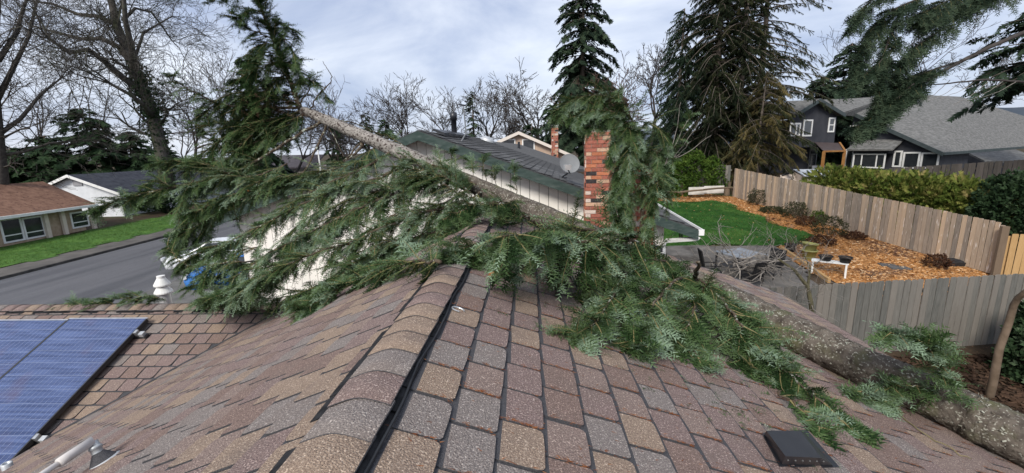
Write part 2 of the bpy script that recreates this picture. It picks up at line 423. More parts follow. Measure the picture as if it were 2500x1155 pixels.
# ---- bricks
BR = [mat('brick_red', (.29, .095, .065), (.37, .145, .105), 30, .9, bump=.4, rnd=.15), mat('brick_orange', (.38, .13, .07), (.45, .18, .10), 30, .9, bump=.4, rnd=.15),
      mat('brick_tan', (.46, .28, .18), (.53, .36, .26), 30, .9, bump=.4, rnd=.15), mat('brick_pale', (.6, .47, .4), (.68, .57, .5), 25, .9, bump=.4, rnd=.1),
      mat('brick_black', (.03, .028, .03), (.06, .05, .05), 25, .85, bump=.3)]
MORT = mat('mortar', (.36, .32, .28), (.45, .40, .35), 40, .95, bump=.4)
BPW = [.53, .17, .13, .10, .07]
def brick_mesh(lx, ly, lz, k):
    b = MB(); e_ = .004; p = []
    for z, ins in ((-lz / 2, 0), (lz / 2, 0)):
        for x, y in ((-1, -1), (1, -1), (1, 1), (-1, 1)): p.append((x * lx / 2, y * ly / 2, z))
    b.hexa(p); return npmesh('brick', np.array(b.v), b.f, BR[k], b.m)
def chimney(parent, name, O, ex, ey, wx, wy, z0, z1, ch, bl, seed):
    """O: near-left foot corner, ex along the front face, ey going back"""
    rr = random.Random(seed); ex, ey = unit(ex), unit(ey)
    ang = math.atan2(ex[1], ex[0]); t = ch * .13; dp = .05
    core = MB(); i_ = .008
    c = O + ex * wx / 2 + ey * wy / 2
    core.box((c[0], c[1], (z0 + z1) / 2), wx - 2 * i_, wy - 2 * i_, z1 - z0, ang)
    ch_o = core.build(name, MORT, parent)
    cache = {}
    def put(p, ln, along):
        k = rr.choices(range(5), BPW)[0]; key = (round(ln, 3), k)
        if key not in cache: cache[key] = brick_mesh(ln, dp, ch - t, k)
        o = link('brick', cache[key], ch_o); o.matrix_basis = Matrix.Translation(Vector(p)) @ Matrix.Rotation(along + rr.uniform(-.01, .01), 4, 'Z')
    n = int((z1 - z0) / ch)
    faces = [(O, ex, -ey, wx), (O, ey, -ex, wy), (O + ex * wx, ey, ex, wy)]
    for i in range(n):
        z = z0 + (i + .5) * ch
        for fi, (o_, al, out, wd) in enumerate(faces):
            x = 0.0; first = True
            while x < wd - .02:
                ln = bl if not (first and i % 2) else bl / 2
                ln = min(ln, wd - x); first = False
                if wd - x - ln < bl * .25: ln = wd - x
                p = o_ + al * (x + ln / 2) - out * (dp / 2 - .008 - rr.uniform(0, .004))
                put((p[0], p[1], z), ln - t, math.atan2(al[1], al[0])); x += ln
    return ch_o
c2a, c2b = at(1503, 500, 6.62), at(1597, 500, 6.62)
ch2 = chimney(house, 'chimney', c2a, nv, dv, np.linalg.norm(c2b - c2a), .55, -5.0, at(1550, 392, 6.62)[2], .082, .22, 5)
cpm = MB(); cc = (c2a + c2b) / 2 + dv * .27; zt_ = at(1550, 392, 6.62)[2]
cpm.box((cc[0], cc[1], zt_ + .03), .68, .66, .06, -YAW); cpm.build('chimney_crown', mat('concrete_crown', (.5, .42, .33), (.56, .5, .42), 12, bump=.3), ch2)
for q in (-.14, .16):
    MB().lathe(cc + nv * q + np.array([0, 0, zt_ + .05]), [(.075, 0), (.085, .02), (.07, .1), (.08, .14), (.06, .14), (.05, .02)], 14).build('flue_pot', mat('terracotta', (.45, .2, .1), (.52, .27, .15), 14), ch2, True)
fl = MB(); fb = onR(1600, 612, .02); fl.box(fb - nv * .1 + UZ * .03, .35, .2, .06, -YAW).build('flashing', BLACKMETAL, house)

# ---- black hooded vent on the right slope
def local_slope(P, D, W, N_): return lambda x, y, z: P + D * x + W * y + N_ * z
NR = unit(np.cross(DR, dv)); NR = NR if NR[2] > 0 else -NR
NL = unit(np.cross(DL, dv)); NL = NL if NL[2] > 0 else -NL
NW = unit(np.cross(DWn, nv)); NW = NW if NW[2] > 0 else -NW
pv = onR(1948, 1098)
f_ = local_slope(pv, DR, dv, NR)
vt = MB()
tb_ = [onR(1906, 1138, .004), onR(2038, 1140, .004), onR(1966, 1056, .004), onR(1865, 1064, .004)]
tt_ = [onR(1918, 1114, .085), onR(2006, 1118, .085), onR(1954, 1052, .075), onR(1871, 1051, .075)]
vt.hexa(tb_ + tt_)
vh = vt.build('roof_vent', BLACKMETAL, house)
lip = MB(); cen = sum(tb_) / 4
lip.hexa([cen + (p - cen) * 1.1 + NR * .004 for p in tb_] + [cen + (p - cen) * 1.1 + NR * .008 for p in tb_]); lip.build('vent_flange', BLACKMETAL, vh)
for i in range(6):
    t_ = (i + .5) / 6; c = (tb_[0] * (1 - t_) + tb_[1] * t_) * .35 + (tt_[0] * (1 - t_) + tt_[1] * t_) * .65; MB().lathe(c, [(.0, .005), (.003, .004), (.004, -.002)], 8, axis=tuple(unit(-dv + NR * .3))).build('screw', mat('dull_screw', (.12, .12, .12), rough=.5), vh)
# ---- small vents at the lower left: open pipe, conduit with cone flashing
pp = onL(18, 1140, .02); NLz = np.array([0, 0, 1.])
MB().lathe(pp, [(.030, -.1), (.034, .03), (.028, .034), (.02, .034), (.018, -.04)], 20).build('vent_pipe', GALV, house, True)
pc = onL(255, 1128, .0)
MB().lathe(pc, [(.062, 0), (.052, .012), (.026, .05), (.022, .055)], 20, axis=tuple(NL)).build('cone_flashing', DARKG, house, True)
MB().lathe(pc, [(.068, .001), (.068, .006), (.05, .012)], 20, axis=tuple(NL)).build('flashing_ring', GALV, house, True)
cq = [pc + NL * .05, pc + NL * .10 + dv * .01]
MB().lathe(pc + NL * .052, [(.022, 0), (.022, .02), (.026, .022), (.026, .035), (.02, .037), (.02, .06)], 16, axis=tuple(unit(NL + dv * .25 - nv * .1))).build('coupling', GALV, house, True)
e1 = pc + NL * .115 + dv * .01; e2 = e1 - nv * .02 - dv * .09 - UZ * .012; e3 = e1 - nv * .05 - dv * .24 - UZ * .03; e4 = e1 - nv * .1 - dv * .55 - UZ * .07
cnd = MB().tube([pc + NL * .095, e1, e2, e2 - dv * .04], [.016, .021, .021, .021], 12).tube([e2, e3, e4], .0125, 10); cnd.tube([e3 + dv * .02, e3 - dv * .03], .017, 10)
cnd.build('conduit', mat('weathered_pvc', (.5, .47, .45), (.6, .57, .55), 8, .6), house, True)
# ---- white double-cap vent and low box vent behind the wing ridge
wv = at(405, 742, 6.3); wv = np.array([wv[0], wv[1], wv[2]])
k_ = 6.3 / 1050
MB().lathe(wv, [(13 * k_, -30 * k_), (13 * k_, 32 * k_), (11 * k_, 50 * k_)], 20).build('vent_stack', GALV, house, True)
MB().lathe(wv, [(8 * k_, 30 * k_), (20 * k_, 30 * k_), (20 * k_, 33 * k_), (13 * k_, 45 * k_), (11.5 * k_, 48 * k_)], 22).build('vent_cap', WHITE, house)
MB().lathe(wv, [(8 * k_, 50 * k_), (18 * k_, 50 * k_), (18 * k_, 53 * k_), (9 * k_, 69 * k_), (9 * k_, 75 * k_), (0, 76 * k_)], 22).build('vent_cap', WHITE, house)
bv = at(508, 738, 6.0)
MB().hexa([bv + np.array(q) for q in ((-.16, -.15, -.35), (.16, -.15, -.35), (.16, .15, -.35), (-.16, .15, -.35), (-.06, -.13, .05), (.15, -.13, .05), (.15, .13, .05), (-.06, .13, .05))]).build('box_vent', BLACKMETAL, house)

# ---- solar panels lying on the wing
CELL = bpy.data.materials.new('solar_cells'); CELL.use_nodes = True
t = CELL.node_tree; b = t.nodes['Principled BSDF']; b.inputs['Roughness'].default_value = 0.16; b.inputs['Specular IOR Level'].default_value = 0.6
tcn = t.nodes.new('ShaderNodeTexCoord'); m1 = t.nodes.new('ShaderNodeMapping'); m1.inputs['Scale'].default_value = (38, 2.0, 1)
n1 = t.nodes.new('ShaderNodeTexNoise'); n1.inputs['Scale'].default_value = 1.0; n1.inputs['Detail'].default_value = 3
r1 = t.nodes.new('ShaderNodeValToRGB'); r1.color_ramp.elements[0].position = .34; r1.color_ramp.elements[1].position = .72
r1.color_ramp.elements[0].color = (.022, .040, .115, 1); r1.color_ramp.elements[1].color = (.085, .125, .265, 1)
n2 = t.nodes.new('ShaderNodeTexNoise'); n2.inputs['Scale'].default_value = 2.2
r2 = t.nodes.new('ShaderNodeValToRGB'); r2.color_ramp.elements[0].position = .55; r2.color_ramp.elements[1].position = .72; r2.color_ramp.elements[0].color = (0, 0, 0, 1); r2.color_ramp.elements[1].color = (.5, .5, .5, 1)
m2 = t.nodes.new('ShaderNodeMixRGB'); m2.inputs[2].default_value = (.09, .06, .10, 1)
for a_, b_ in ((tcn.outputs['Object'], m1.inputs[0]), (m1.outputs[0], n1.inputs['Vector']), (n1.outputs['Fac'], r1.inputs[0]), (tcn.outputs['Object'], n2.inputs['Vector']), (n2.outputs['Fac'], r2.inputs[0]),
               (r2.outputs[0], m2.inputs[0]), (r1.outputs[0], m2.inputs[1]), (m2.outputs[0], b.inputs['Base Color'])): t.links.new(a_, b_)
BUS = mat('silver_busbar', (.26, .30, .42), rough=.4, metal=.3); BLKFR = mat('anodised_frame', (.02, .021, .024), rough=.4, spec=.5)
def panel(px_right, wid, label, first):
    P0 = onW(px_right[0], px_right[1], .10); t_ = thing('solar_panel', label, 'solar panel', P0, 'solar panels on the side wing')
    f = local_slope(P0, DWn, -nv, NW); Lp = 1.95
    q = lambda x0, x1, y0, y1, z0, z1: [f(x0, y0, z0), f(x0, y1, z0), f(x1, y1, z0), f(x1, y0, z0), f(x0, y0, z1), f(x0, y1, z1), f(x1, y1, z1), f(x1, y0, z1)]
    c = MB().hexa([Vector((x, y, z)) for z in (0, .004) for x, y in ((.015, .015), (Lp - .015, .015), (Lp - .015, wid - .015), (.015, wid - .015))])
    me = npmesh('cell_sheet', np.array(c.v), c.f, CELL, c.m); o = link('cell_sheet', me, t_)
    M = np.eye(4); M[:3, 0] = DWn; M[:3, 1] = -nv; M[:3, 2] = NW; M[:3, 3] = P0; o.matrix_basis = Matrix(M.tolist())
    # texture runs down-slope: object x is down-slope
    bars = MB()
    for i in range(1, 12): bars.hexa(q(i * Lp / 12 - .0014, i * Lp / 12 + .0014, .015, wid - .015, .0042, .0056))
    bars.build('busbar', BUS, t_)
    fing = MB()
    for i in range(1, 18): fing.hexa(q(.015, Lp - .015, i * wid / 18 - .0009, i * wid / 18 + .0009, .0042, .0052))
    fing.build('ribbon', mat('thin_silver_ribbon', (.32, .36, .52), rough=.4), t_)
    MB().hexa(q(0, .018, 0, wid, -.04, .007)).build('frame', ALU, t_)
    MB().hexa(q(Lp - .018, Lp, 0, wid, -.04, .007)).build('frame', BLKFR, t_)
    MB().hexa(q(.0185, Lp - .0185, 0, .015, -.04, .0065)).build('frame', BLKFR, t_)
    MB().hexa(q(.0185, Lp - .0185, wid - .015, wid, -.04, .0065)).build('frame', BLKFR, t_)
    if first:
        for x in (.2, 1.45):
            MB().hexa(q(x, x + .05, -.12, wid + .1, -.10, -.05)).build('mount_rail', BLKFR, t_)
            MB().hexa(q(x - .005, x + .045, -.03, -.002, -.045, .012)).build('clamp', ALU, t_)
            MB().hexa(q(x + .0, x + .05, -.10, -.05, -.1, -.01)).build('foot', GALV, t_)
    return t_
panel((362, 776), .98, 'blue solar panel at the open end of its row, beside the valley', True)
panel((168, 780), .98, 'blue solar panel cut by the photo edge, second from the valley', False)

# ================================================================== the setting: ground, road, lawns
def grid_axis(pts):
    out = []
    for (a, b, n) in pts: out += list(np.linspace(a, b, n, endpoint=False))
    return np.array(out + [pts[-1][1]])
gx = grid_axis([(-600, -60, 18), (-60, -20, 40), (-20, 30, 120), (30, 90, 40), (90, 600, 16)]); gy = grid_axis([(-40, 0, 16), (0, 40, 110), (40, 120, 50), (120, 1500, 24)])
X, Y = np.meshgrid(gx, gy); Z = g(X, Y)
nx, ny = len(gx), len(gy); I = np.arange(nx * ny).reshape(ny, nx)
F = np.stack([I[:-1, :-1], I[:-1, 1:], I[1:, 1:], I[1:, :-1]], -1).reshape(-1, 4)
GROUND = mat('earth_and_leaf_litter', (.035, .026, .018), (.075, .052, .034), 1.2, .95, detail=8, bump=.6, bscale=14, c3=(.14, .085, .05), s3=26, t3=(.6, .7), c4=(.04, .05, .02), s4=.12, t4=(.52, .62))
tag(link('ground', npmesh('ground', np.stack([X, Y, Z], -1).reshape(-1, 3), F, GROUND, smooth=True)), kind='structure')
def inpoly(P, poly):
    x, y = P[:, 0], P[:, 1]; r = np.zeros(len(P), bool); n = len(poly)
    for i in range(n):
        x1, y1 = poly[i]; x2, y2 = poly[(i + 1) % n]
        c = ((y1 > y) != (y2 > y)); r ^= c & (x < (x2 - x1) * (y - y1) / (y2 - y1 + 1e-12) + x1)
    return r
def sheet(name, poly, step, dz, m, wob=0.0, kind='structure'):
    poly = np.array(poly)[:, :2]; lo, hi = poly.min(0), poly.max(0)
    xs, ys = np.arange(lo[0], hi[0] + step, step), np.arange(lo[1], hi[1] + step, step)
    X, Y = np.meshgrid(xs, ys); P = np.stack([X, Y], -1).reshape(-1, 2)
    nx, ny = len(xs), len(ys); I = np.arange(nx * ny).reshape(ny, nx)
    F = np.stack([I[:-1, :-1], I[:-1, 1:], I[1:, 1:], I[1:, :-1]], -1).reshape(-1, 4)
    C = P[F].mean(1)
    if wob: C = C + wob * np.stack([np.sin(C[:, 1] * 2.3 + C[:, 0]), np.sin(C[:, 0] * 1.9 + 1)], -1)
    F = F[inpoly(C, poly)]
    V = np.stack([P[:, 0], P[:, 1], g(P[:, 0], P[:, 1]) + dz], -1)
    used = np.unique(F); mp_ = -np.ones(len(V), int); mp_[used] = np.arange(len(used))
    o = link(name, npmesh(name, V[used], mp_[F], m, smooth=True)); o['kind'] = kind; return o
ASPH = mat('wet_asphalt', (.060, .060, .065), (.115, .113, .118), .35, .55, detail=6, stretch=(3.5, .22, 1), bump=.2, bscale=60, c3=(.05, .05, .055), s3=60, t3=(.5, .7), spec=.5, dist=.3)
tag(sheet('road', [(-25.5, -30), (-16.4, -30), (-16.4, 140), (-26.5, 140)], .8, .03, ASPH))
tag(sheet('roadside_strip', [(-30, -30), (-25.55, -30), (-26.5, 140), (-28.2, 140), (-28.2, 30)], .8, .05, mat('worn_tarmac_strip', (.085, .08, .075), (.13, .12, .11), 1.1, .9, bump=.3, bscale=30)))
kb = MB()
for i in range(60):
    y0, y1 = -10 + i * 2.0, -10 + (i + 1) * 2.0 - .02; xk = lambda y: -25.5 - .006 * (y + 30)
    kb.hexa([(xk(y0) - .16, y0, g(xk(y0), y0) - .05), (xk(y0), y0, g(xk(y0), y0) - .05), (xk(y1), y1, g(xk(y1), y1) - .05), (xk(y1) - .16, y1, g(xk(y1), y1) - .05),
             (xk(y0) - .16, y0, g(xk(y0), y0) + .14), (xk(y0) - .02, y0, g(xk(y0), y0) + .14), (xk(y1) - .02, y1, g(xk(y1), y1) + .14), (xk(y1) - .16, y1, g(xk(y1), y1) + .14)])
tag(kb.build('kerb', mat('kerb_concrete', (.05, .048, .045), (.09, .085, .08), 3, .9)), kind='structure')
GRASSM = mat('lawn_green', (.016, .055, .011), (.034, .098, .018), 1.6, .9, detail=8, bump=.8, bscale=40, c3=(.06, .125, .026), s3=.9, t3=(.52, .75))
GRASSL = mat('front_lawn_green', (.045, .105, .022), (.068, .14, .03), 1.2, .9, detail=8, bump=.7, bscale=30, c3=(.10, .20, .04), s3=.7, t3=(.5, .8))
lawn_l = [gh(0, 650), gh(120, 628), gh(240, 608), gh(430, 565), gh(430, 540), gh(300, 548), gh(150, 580), gh(0, 610)]
sheet('front_lawn', [(-30.2, 15), (-28.3, 24), (-28.0, 44), (-28.4, 52), (-33.5, 52), (-35.0, 30), (-35.0, 15)], .5, .07, GRASSL, .2)
sheet('far_verge', [(-28.4, 53), (-28.6, 100), (-36, 100), (-36, 53)], .8, .07, GRASSL, .2)
DRIVE = mat('driveway_concrete', (.10, .098, .095), (.15, .147, .14), 1.5, .85, bump=.2, bscale=40)
sheet('driveway', [(-16.3, 8), (-7.4, 8), (-7.2, 26), (-16.3, 26)], .4, .06, DRIVE)
lawn_b = [gh(1580, 493), gh(1748, 493), gh(1800, 508), gh(1870, 540), gh(1985, 578), gh(1975, 600), gh(1890, 603), gh(1560, 606)]
lb = [p[:2] for p in lawn_b]; lb[0] = (lb[0][0] - 6, lb[0][1]); lb[-1] = (lb[-1][0] - 4, lb[-1][1] - .2)
sheet('back_lawn', lb, .12, .05, GRASSM, .28)
MULCH = mat('bark_mulch', (.30, .13, .04), (.50, .24, .08), 9, .95, detail=6, bump=.9, bscale=40, c3=(.08, .035, .015), s3=22, t3=(.55, .65), c4=(.13, .07, .045), s4=.45, t4=(.52, .62))
mb_ = [gh(1560, 490)[:2] + np.array([-6, .2]), gh(1640, 470)[:2] + np.array([-1, 1.2]), gh(1790, 482)[:2], gh(2415, 670)[:2] + np.array([.2, 0]), gh(2400, 690)[:2], gh(2130, 700)[:2] - np.array([0, 1]), gh(1975, 655)[:2] - np.array([.3, .6]), gh(1890, 603)[:2], gh(1975, 600)[:2], gh(1985, 578)[:2], gh(1870, 540)[:2], gh(1748, 493)[:2], gh(1580, 493)[:2] - np.array([6, 0])]
sheet('mulch_bed', mb_, .15, .03, MULCH, .1)
PATIO = mat('weathered_deck_concrete', (.10, .095, .09), (.15, .14, .13), 2.5, .9, bump=.25, bscale=30, c4=(.06, .055, .05), s4=.8, t4=(.5, .65))
pa = [gh(1560, 607)[:2] - np.array([3, 0]), gh(1888, 605)[:2], gh(1965, 665)[:2], gh(1990, 700)[:2], (8.5, 10.2), (5.0, 10.2)]
sheet('patio', pa, .2, .06, PATIO)

# ================================================================== foliage machinery
def template(kind):
    r = np.random.default_rng(3); T = []
    if kind == 'needle':
        n = 8
        for i in range(n):
            x = .02 + .95 * i / n; sgn = 1 if i % 2 else -1; el = r.choice([.15, .55, 1.0, -.25]) + r.normal(0, .12)
            ln = .36 * (1 - .3 * x) * r.uniform(.8, 1.2); fw = .38 + .55 * x
            d_ = unit([fw, sgn * math.cos(el), math.sin(el)]); b_ = np.array([x, 0, 0.]); sd = unit(np.cross(d_, [0, 0, 1.]) + 1e-6) * .044
            T.append([b_ - sd, b_ + sd, b_ + d_ * ln])
    elif kind == 'frond':
        n = 11
        for i in range(n):
            x = .03 + .9 * i / n; sgn = 1 if i % 2 else -1
            ln = .42 * (1 - .6 * x) * r.uniform(.7, 1.25); d_ = unit([.9, sgn * r.uniform(.7, 1.1), r.uniform(-.75, .15)]); b_ = np.array([x, 0, -.12 * x * x])
            sd = unit(np.cross(d_, [0, 0, 1.])) * .07 * r.uniform(.7, 1.4) + np.array([0, 0, r.uniform(-.03, .03)])
            T.append([b_ - sd, b_ + sd, b_ + d_ * ln])
        T.append([np.array([0, -.02, 0]), np.array([0, .02, 0]), np.array([1.05, 0, -.16])])
    elif kind == 'drape':     # hanging cedar spray
        n = 16
        for i in range(n):
            x = .03 + .95 * i / n; sgn = 1 if i % 2 else -1
            ln = .34 * (1 - .3 * x) * r.uniform(.7, 1.3); d_ = unit([.7, sgn * r.uniform(.3, .8), -r.uniform(.6, 1.3)]); b_ = np.array([x, 0, 0.])
            sd = np.array([.04, .03 * sgn, 0]) * r.uniform(.8, 1.5)
            T.append([b_ - sd, b_ + sd, b_ + d_ * ln])
    elif kind == 'leaf':
        for i in range(4):
            d_ = unit([r.uniform(.2, 1), r.uniform(-1, 1), r.uniform(-.6, .8)]); b_ = np.array([r.uniform(0, .5), 0, 0]); ln = r.uniform(.5, .85)
            sd = unit(np.cross(d_, r.normal(size=3))) * ln * .28
            T.append([b_, b_ + d_ * ln * .5 + sd, b_ + d_ * ln]); T.append([b_, b_ + d_ * ln, b_ + d_ * ln * .5 - sd])
    elif kind == 'chip':
        T = [[(0, -.22, 0), (1, -.2, .05), (1, .22, .02)], [(0, -.22, 0), (1, .22, .02), (.05, .25, .03)]]
    elif kind == 'blade':
        for i in range(2):
            a = r.uniform(0, 6.28); b_ = np.array([0, 0, 0]) + .3 * r.normal(size=3) * np.array([0, 1, 1]); sd = np.array([0, math.cos(a), math.sin(a)]) * .10
            T.append([b_ - sd, b_ + sd, b_ + np.array([1, .3 * math.cos(a * 3), .3 * math.sin(a * 2)])])
    return np.array(T, float)          # (n,3,3)
TPL = {k: template(k) for k in ('needle', 'frond', 'drape', 'leaf', 'blade', 'chip')}
def foliage(name, O, D, U, Ln, tint, kind, m, parent=None):
    O, D, U = (np.asarray(a, float) for a in (O, D, U)); Ln = np.asarray(Ln, float); tint = np.asarray(tint, float)
    D = D / np.maximum(np.linalg.norm(D, axis=1, keepdims=True), 1e-9)
    Sd = np.cross(U, D); nn = np.linalg.norm(Sd, axis=1, keepdims=True); bad = nn[:, 0] < 1e-4; Sd[bad] = [1, 0, 0]; Sd /= np.maximum(np.linalg.norm(Sd, axis=1, keepdims=True), 1e-9)
    Up = np.cross(D, Sd)
    T = TPL[kind].reshape(-1, 3); k = len(T)
    V = O[:, None] + Ln[:, None, None] * (T[None, :, 0:1] * D[:, None] + T[None, :, 1:2] * Sd[:, None] + T[None, :, 2:3] * Up[:, None])
    F = np.arange(len(O) * k, dtype=np.int32).reshape(-1, 3)
    at_ = np.repeat(np.clip(tint, 0, 1), k) + rng.normal(0, .05, len(O) * k).repeat(1)
    o = link(name, npmesh(name, V.reshape(-1, 3), F, m, attr=at_), parent); return o
def rdir(n, zlo=-1, zhi=1):
    a = rng.uniform(0, 2 * np.pi, n); z = rng.uniform(zlo, zhi, n); r = np.sqrt(1 - z * z); return np.stack([r * np.cos(a), r * np.sin(a), z], -1)
FIR = foliage_mat('fir_needles', [(0, (.013, .031, .010)), (.25, (.034, .068, .022)), (.5, (.080, .126, .046)), (.75, (.104, .160, .074)), (1, (.205, .28, .19))], transl=.15)
FIRB = foliage_mat('distant_fir', [(0, (.012, .022, .014)), (.5, (.030, .050, .030)), (1, (.060, .085, .050))], transl=.1)
CEDAR = foliage_mat('cedar_sprays', [(0, (.015, .023, .013)), (.45, (.040, .048, .024)), (.8, (.088, .080, .036)), (1, (.15, .12, .05))], transl=.15)
HEDGE = foliage_mat('hedge_leaves', [(0, (.028, .050, .010)), (.4, (.085, .125, .024)), (.75, (.19, .20, .05)), (1, (.36, .29, .12))], transl=.2)
LAUREL = foliage_mat('dark_leaves', [(0, (.012, .024, .012)), (.6, (.030, .055, .024)), (1, (.075, .105, .060))], rough=.5, transl=.1)
BUSHG = foliage_mat('bright_bush', [(0, (.018, .040, .008)), (.5, (.050, .095, .016)), (1, (.11, .16, .03))], transl=.2)
BUSHB = foliage_mat('drab_bush', [(0, (.020, .022, .012)), (.5, (.042, .045, .022)), (1, (.085, .085, .045))], transl=.1)
BUSHR = foliage_mat('russet_bush', [(0, (.030, .014, .010)), (.5, (.070, .032, .020)), (1, (.12, .07, .04))], transl=.1)
GRS = foliage_mat('grass_blades', [(0, (.014, .046, .009)), (.5, (.028, .088, .014)), (.85, (.075, .135, .028)), (1, (.16, .15, .055))], transl=.2)
GRS2 = foliage_mat('front_grass_blades', [(0, (.036, .085, .016)), (.5, (.062, .125, .024)), (.85, (.11, .16, .045)), (1, (.17, .17, .07))], transl=.2)
CHIP = foliage_mat('wood_chips', [(0, (.08, .04, .02)), (.3, (.33, .165, .068)), (.7, (.52, .30, .14)), (1, (.66, .50, .33))], rough=.9, transl=0)
LITT = foliage_mat('leaf_litter_browns', [(0, (.035, .022, .016)), (.6, (.09, .055, .036)), (1, (.17, .115, .075))], rough=.95, transl=0)
DEADN = foliage_mat('dead_needles', [(0, (.10, .03, .012)), (.6, (.26, .085, .03)), (1, (.40, .17, .06))], rough=.9, transl=0)

# grass, chips
def scatter(poly, n):
    poly = np.array(poly)[:, :2]; lo, hi = poly.min(0), poly.max(0); P = rng.uniform(lo, hi, (n, 2)); P = P[inpoly(P, poly)]
    return np.stack([P[:, 0], P[:, 1], g(P[:, 0], P[:, 1])], -1)
P = scatter(lb, 34000); P[:, 2] += .04; n = len(P)
patch = np.sin(P[:, 0] * 1.3 + np.sin(P[:, 1] * .9) * 2) * np.sin(P[:, 1] * 1.1 + P[:, 0] * .4)
o = foliage('grass', P, rdir(n, .6, 1), rdir(n), rng.uniform(.03, .085, n), .42 + .22 * patch + rng.normal(0, .24, n), 'blade', GRS); tag(o, 'short green back lawn grass behind the white house', 'grass', kind='stuff')
P = scatter(lb, 380); P = P[(P[:, 0] > np.interp(P[:, 1], [15, 26], [9.5, 9.0])) | (rng.uniform(0, 1, len(P)) < .25)]; P[:, 2] += .1; n = len(P)
o = foliage('lawn_leaves', P, rdir(n, -.1, .2), rdir(n, .6, 1), rng.uniform(.04, .08, n), rng.uniform(.1, .8, n), 'chip', CHIP); tag(o, 'scattered tan leaves and bark bits on the back lawn', 'leaves', kind='stuff')
P = scatter([(-30.2, 15), (-28.3, 24), (-28.0, 44), (-33.5, 52), (-35.0, 30)], 20000); P[:, 2] += .06; n = len(P)
o = foliage('grass', P, rdir(n, .6, 1), rdir(n), rng.uniform(.05, .12, n), .45 + rng.normal(0, .22, n), 'blade', GRS2); tag(o, 'bright green front lawn grass beside the street', 'grass', kind='stuff')
P = scatter(mb_, 75000); P[:, 2] += .035; n = len(P); cl = np.sin(P[:, 0] * .8 + 1.1 * np.sin(P[:, 1] * .7)) * .5 + .5
dk = sm((19.5 - np.abs(P[:, 1] - 19.5) * 2 - 13) / 4)      # older, darker bark along the planted strip
chip = .50 - .30 * dk + rng.normal(0, .24, n)
T3 = rdir(n, -.15, .25); o = foliage('wood_chips', P, T3, rdir(n, .5, 1), rng.uniform(.035, .095, n), chip, 'chip', CHIP); tag(o, 'orange wood chips covering the planting bed along the fence', 'wood chips', kind='stuff')
lit = [(8, 9.3), (14.5, 9.3), (14.5, 5.0), (8, 5.0)]
P = scatter(lit, 9000); P[:, 2] += .02; n = len(P)
o = foliage('leaf_litter', P, rdir(n, -.2, .3), rdir(n, .3, 1), rng.uniform(.07, .15, n), rng.uniform(0, .5, n), 'chip', LITT); tag(o, 'brown fallen leaves on the ground below the grey fence', 'leaf litter', kind='stuff')

# ================================================================== fences: every board its own piece
def wood(nm, c1, c2, rc, rnd=.22, knots=None):
    return mat(nm, c1, c2, 5, .9, .3, .7, 6, coord='obj', stretch=(6, 6, .7), rnd=rnd, rndc=rc, bump=.35, bscale=14, c3=knots, s3=4.5 if knots else 40, t3=(.63, .68))
W_BACK = wood('weathered_cedar', (.235, .197, .162), (.36, .305, .255), (.40, .28, .18), .32, knots=(.55, .48, .42))
W_GREY = wood('grey_cedar', (.13, .13, .118), (.20, .196, .178), (.155, .135, .115), .26)
W_NEW = wood('new_cedar', (.40, .24, .10), (.50, .32, .15), (.42, .27, .13), .12)
W_DARK = wood('dark_old_cedar', (.055, .05, .045), (.09, .08, .07), (.07, .06, .055), .2)
W_RAIL = wood('split_rail', (.12, .09, .065), (.19, .145, .10), (.14, .1, .07), .2)
def board_mesh(w, h, t, ear, m):
    b = MB(); e_ = ear; hw = w / 2
    pro = [(-hw, 0), (hw, 0), (hw, h - e_), (hw - e_, h), (-hw + e_, h), (-hw, h - e_)]
    V = [(x, -t / 2, z) for x, z in pro] + [(x, t / 2, z) for x, z in pro]; n = 6
    F = [list(range(n)), list(range(n, 2 * n))[::-1]] + [[(i + 1) % n, i, n + i, n + (i + 1) % n] for i in range(n)]
    return npmesh('board', np.array(V), F, m)
def fence(name, label, A, B, w, h, m, ear=.02, jit=.012, posts=2.4, side=1, hjit=.007, group=None, cat='fence', seed=1):
    A, B = np.asarray(A, float), np.asarray(B, float); L_ = np.linalg.norm((B - A)[:2]); n = max(1, int(round(L_ / w))); rr = random.Random(seed)
    t_ = thing(name, label, cat, tuple((A + B) / 2), group); dd = (B - A) / L_; ang = math.atan2(dd[1], dd[0])
    ms = [board_mesh(w - .016, h + q, .018, ear, m) for q in (-hjit, 0, hjit)]
    nrm = np.array([-dd[1], dd[0], 0]) * side
    for i in range(n):
        c = A + dd * ((i + .5) * w); o = link('board', rr.choice(ms), t_)
        o.matrix_basis = Matrix.Translation(Vector(c + nrm * rr.uniform(-.004, .004))) @ Matrix.Rotation(ang + rr.uniform(-.02, .02), 4, 'Z') @ Matrix.Rotation(rr.uniform(-jit, jit), 4, 'Y')
    for z in (.3, h - .35):
        b = MB(); p0, p1 = A + nrm * .04, B + nrm * .04; up = np.array([0, 0, 1.])
        q = lambda P, dz, dn: P + up * dz + nrm * dn
        b.hexa([q(p0, z, 0), q(p1, z, 0), q(p1, z, .04), q(p0, z, .04), q(p0, z + .09, 0), q(p1, z + .09, 0), q(p1, z + .09, .04), q(p0, z + .09, .04)]); b.build('rail', m, t_)
    for i in range(int(L_ / posts) + 1):
        c = A + dd * min(i * posts, L_) + nrm * .1; b = MB(); b.box(c + np.array([0, 0, h / 2 - .05]), .09, .09, h - .1, ang); b.build('post', m, t_)
    return t_
fA, fB = at(2418, 668, 13.5), at(1790, 480, 26)
fence('wooden_fence', 'long weathered tan plank fence behind the mulch bed, below the clipped hedge', fA, fB, .15, 1.70, W_BACK, .012, seed=2, side=-1)
q0, q1 = at(1880, 694, 9.2), at(2620, 663, 10.0); q0[2] = -4.95; q1[2] = -4.98
fence('wooden_fence', 'grey dog-eared plank fence below the mulch bed at lower right', q0, q1, .168, 1.78, W_GREY, .028, seed=3, side=1)
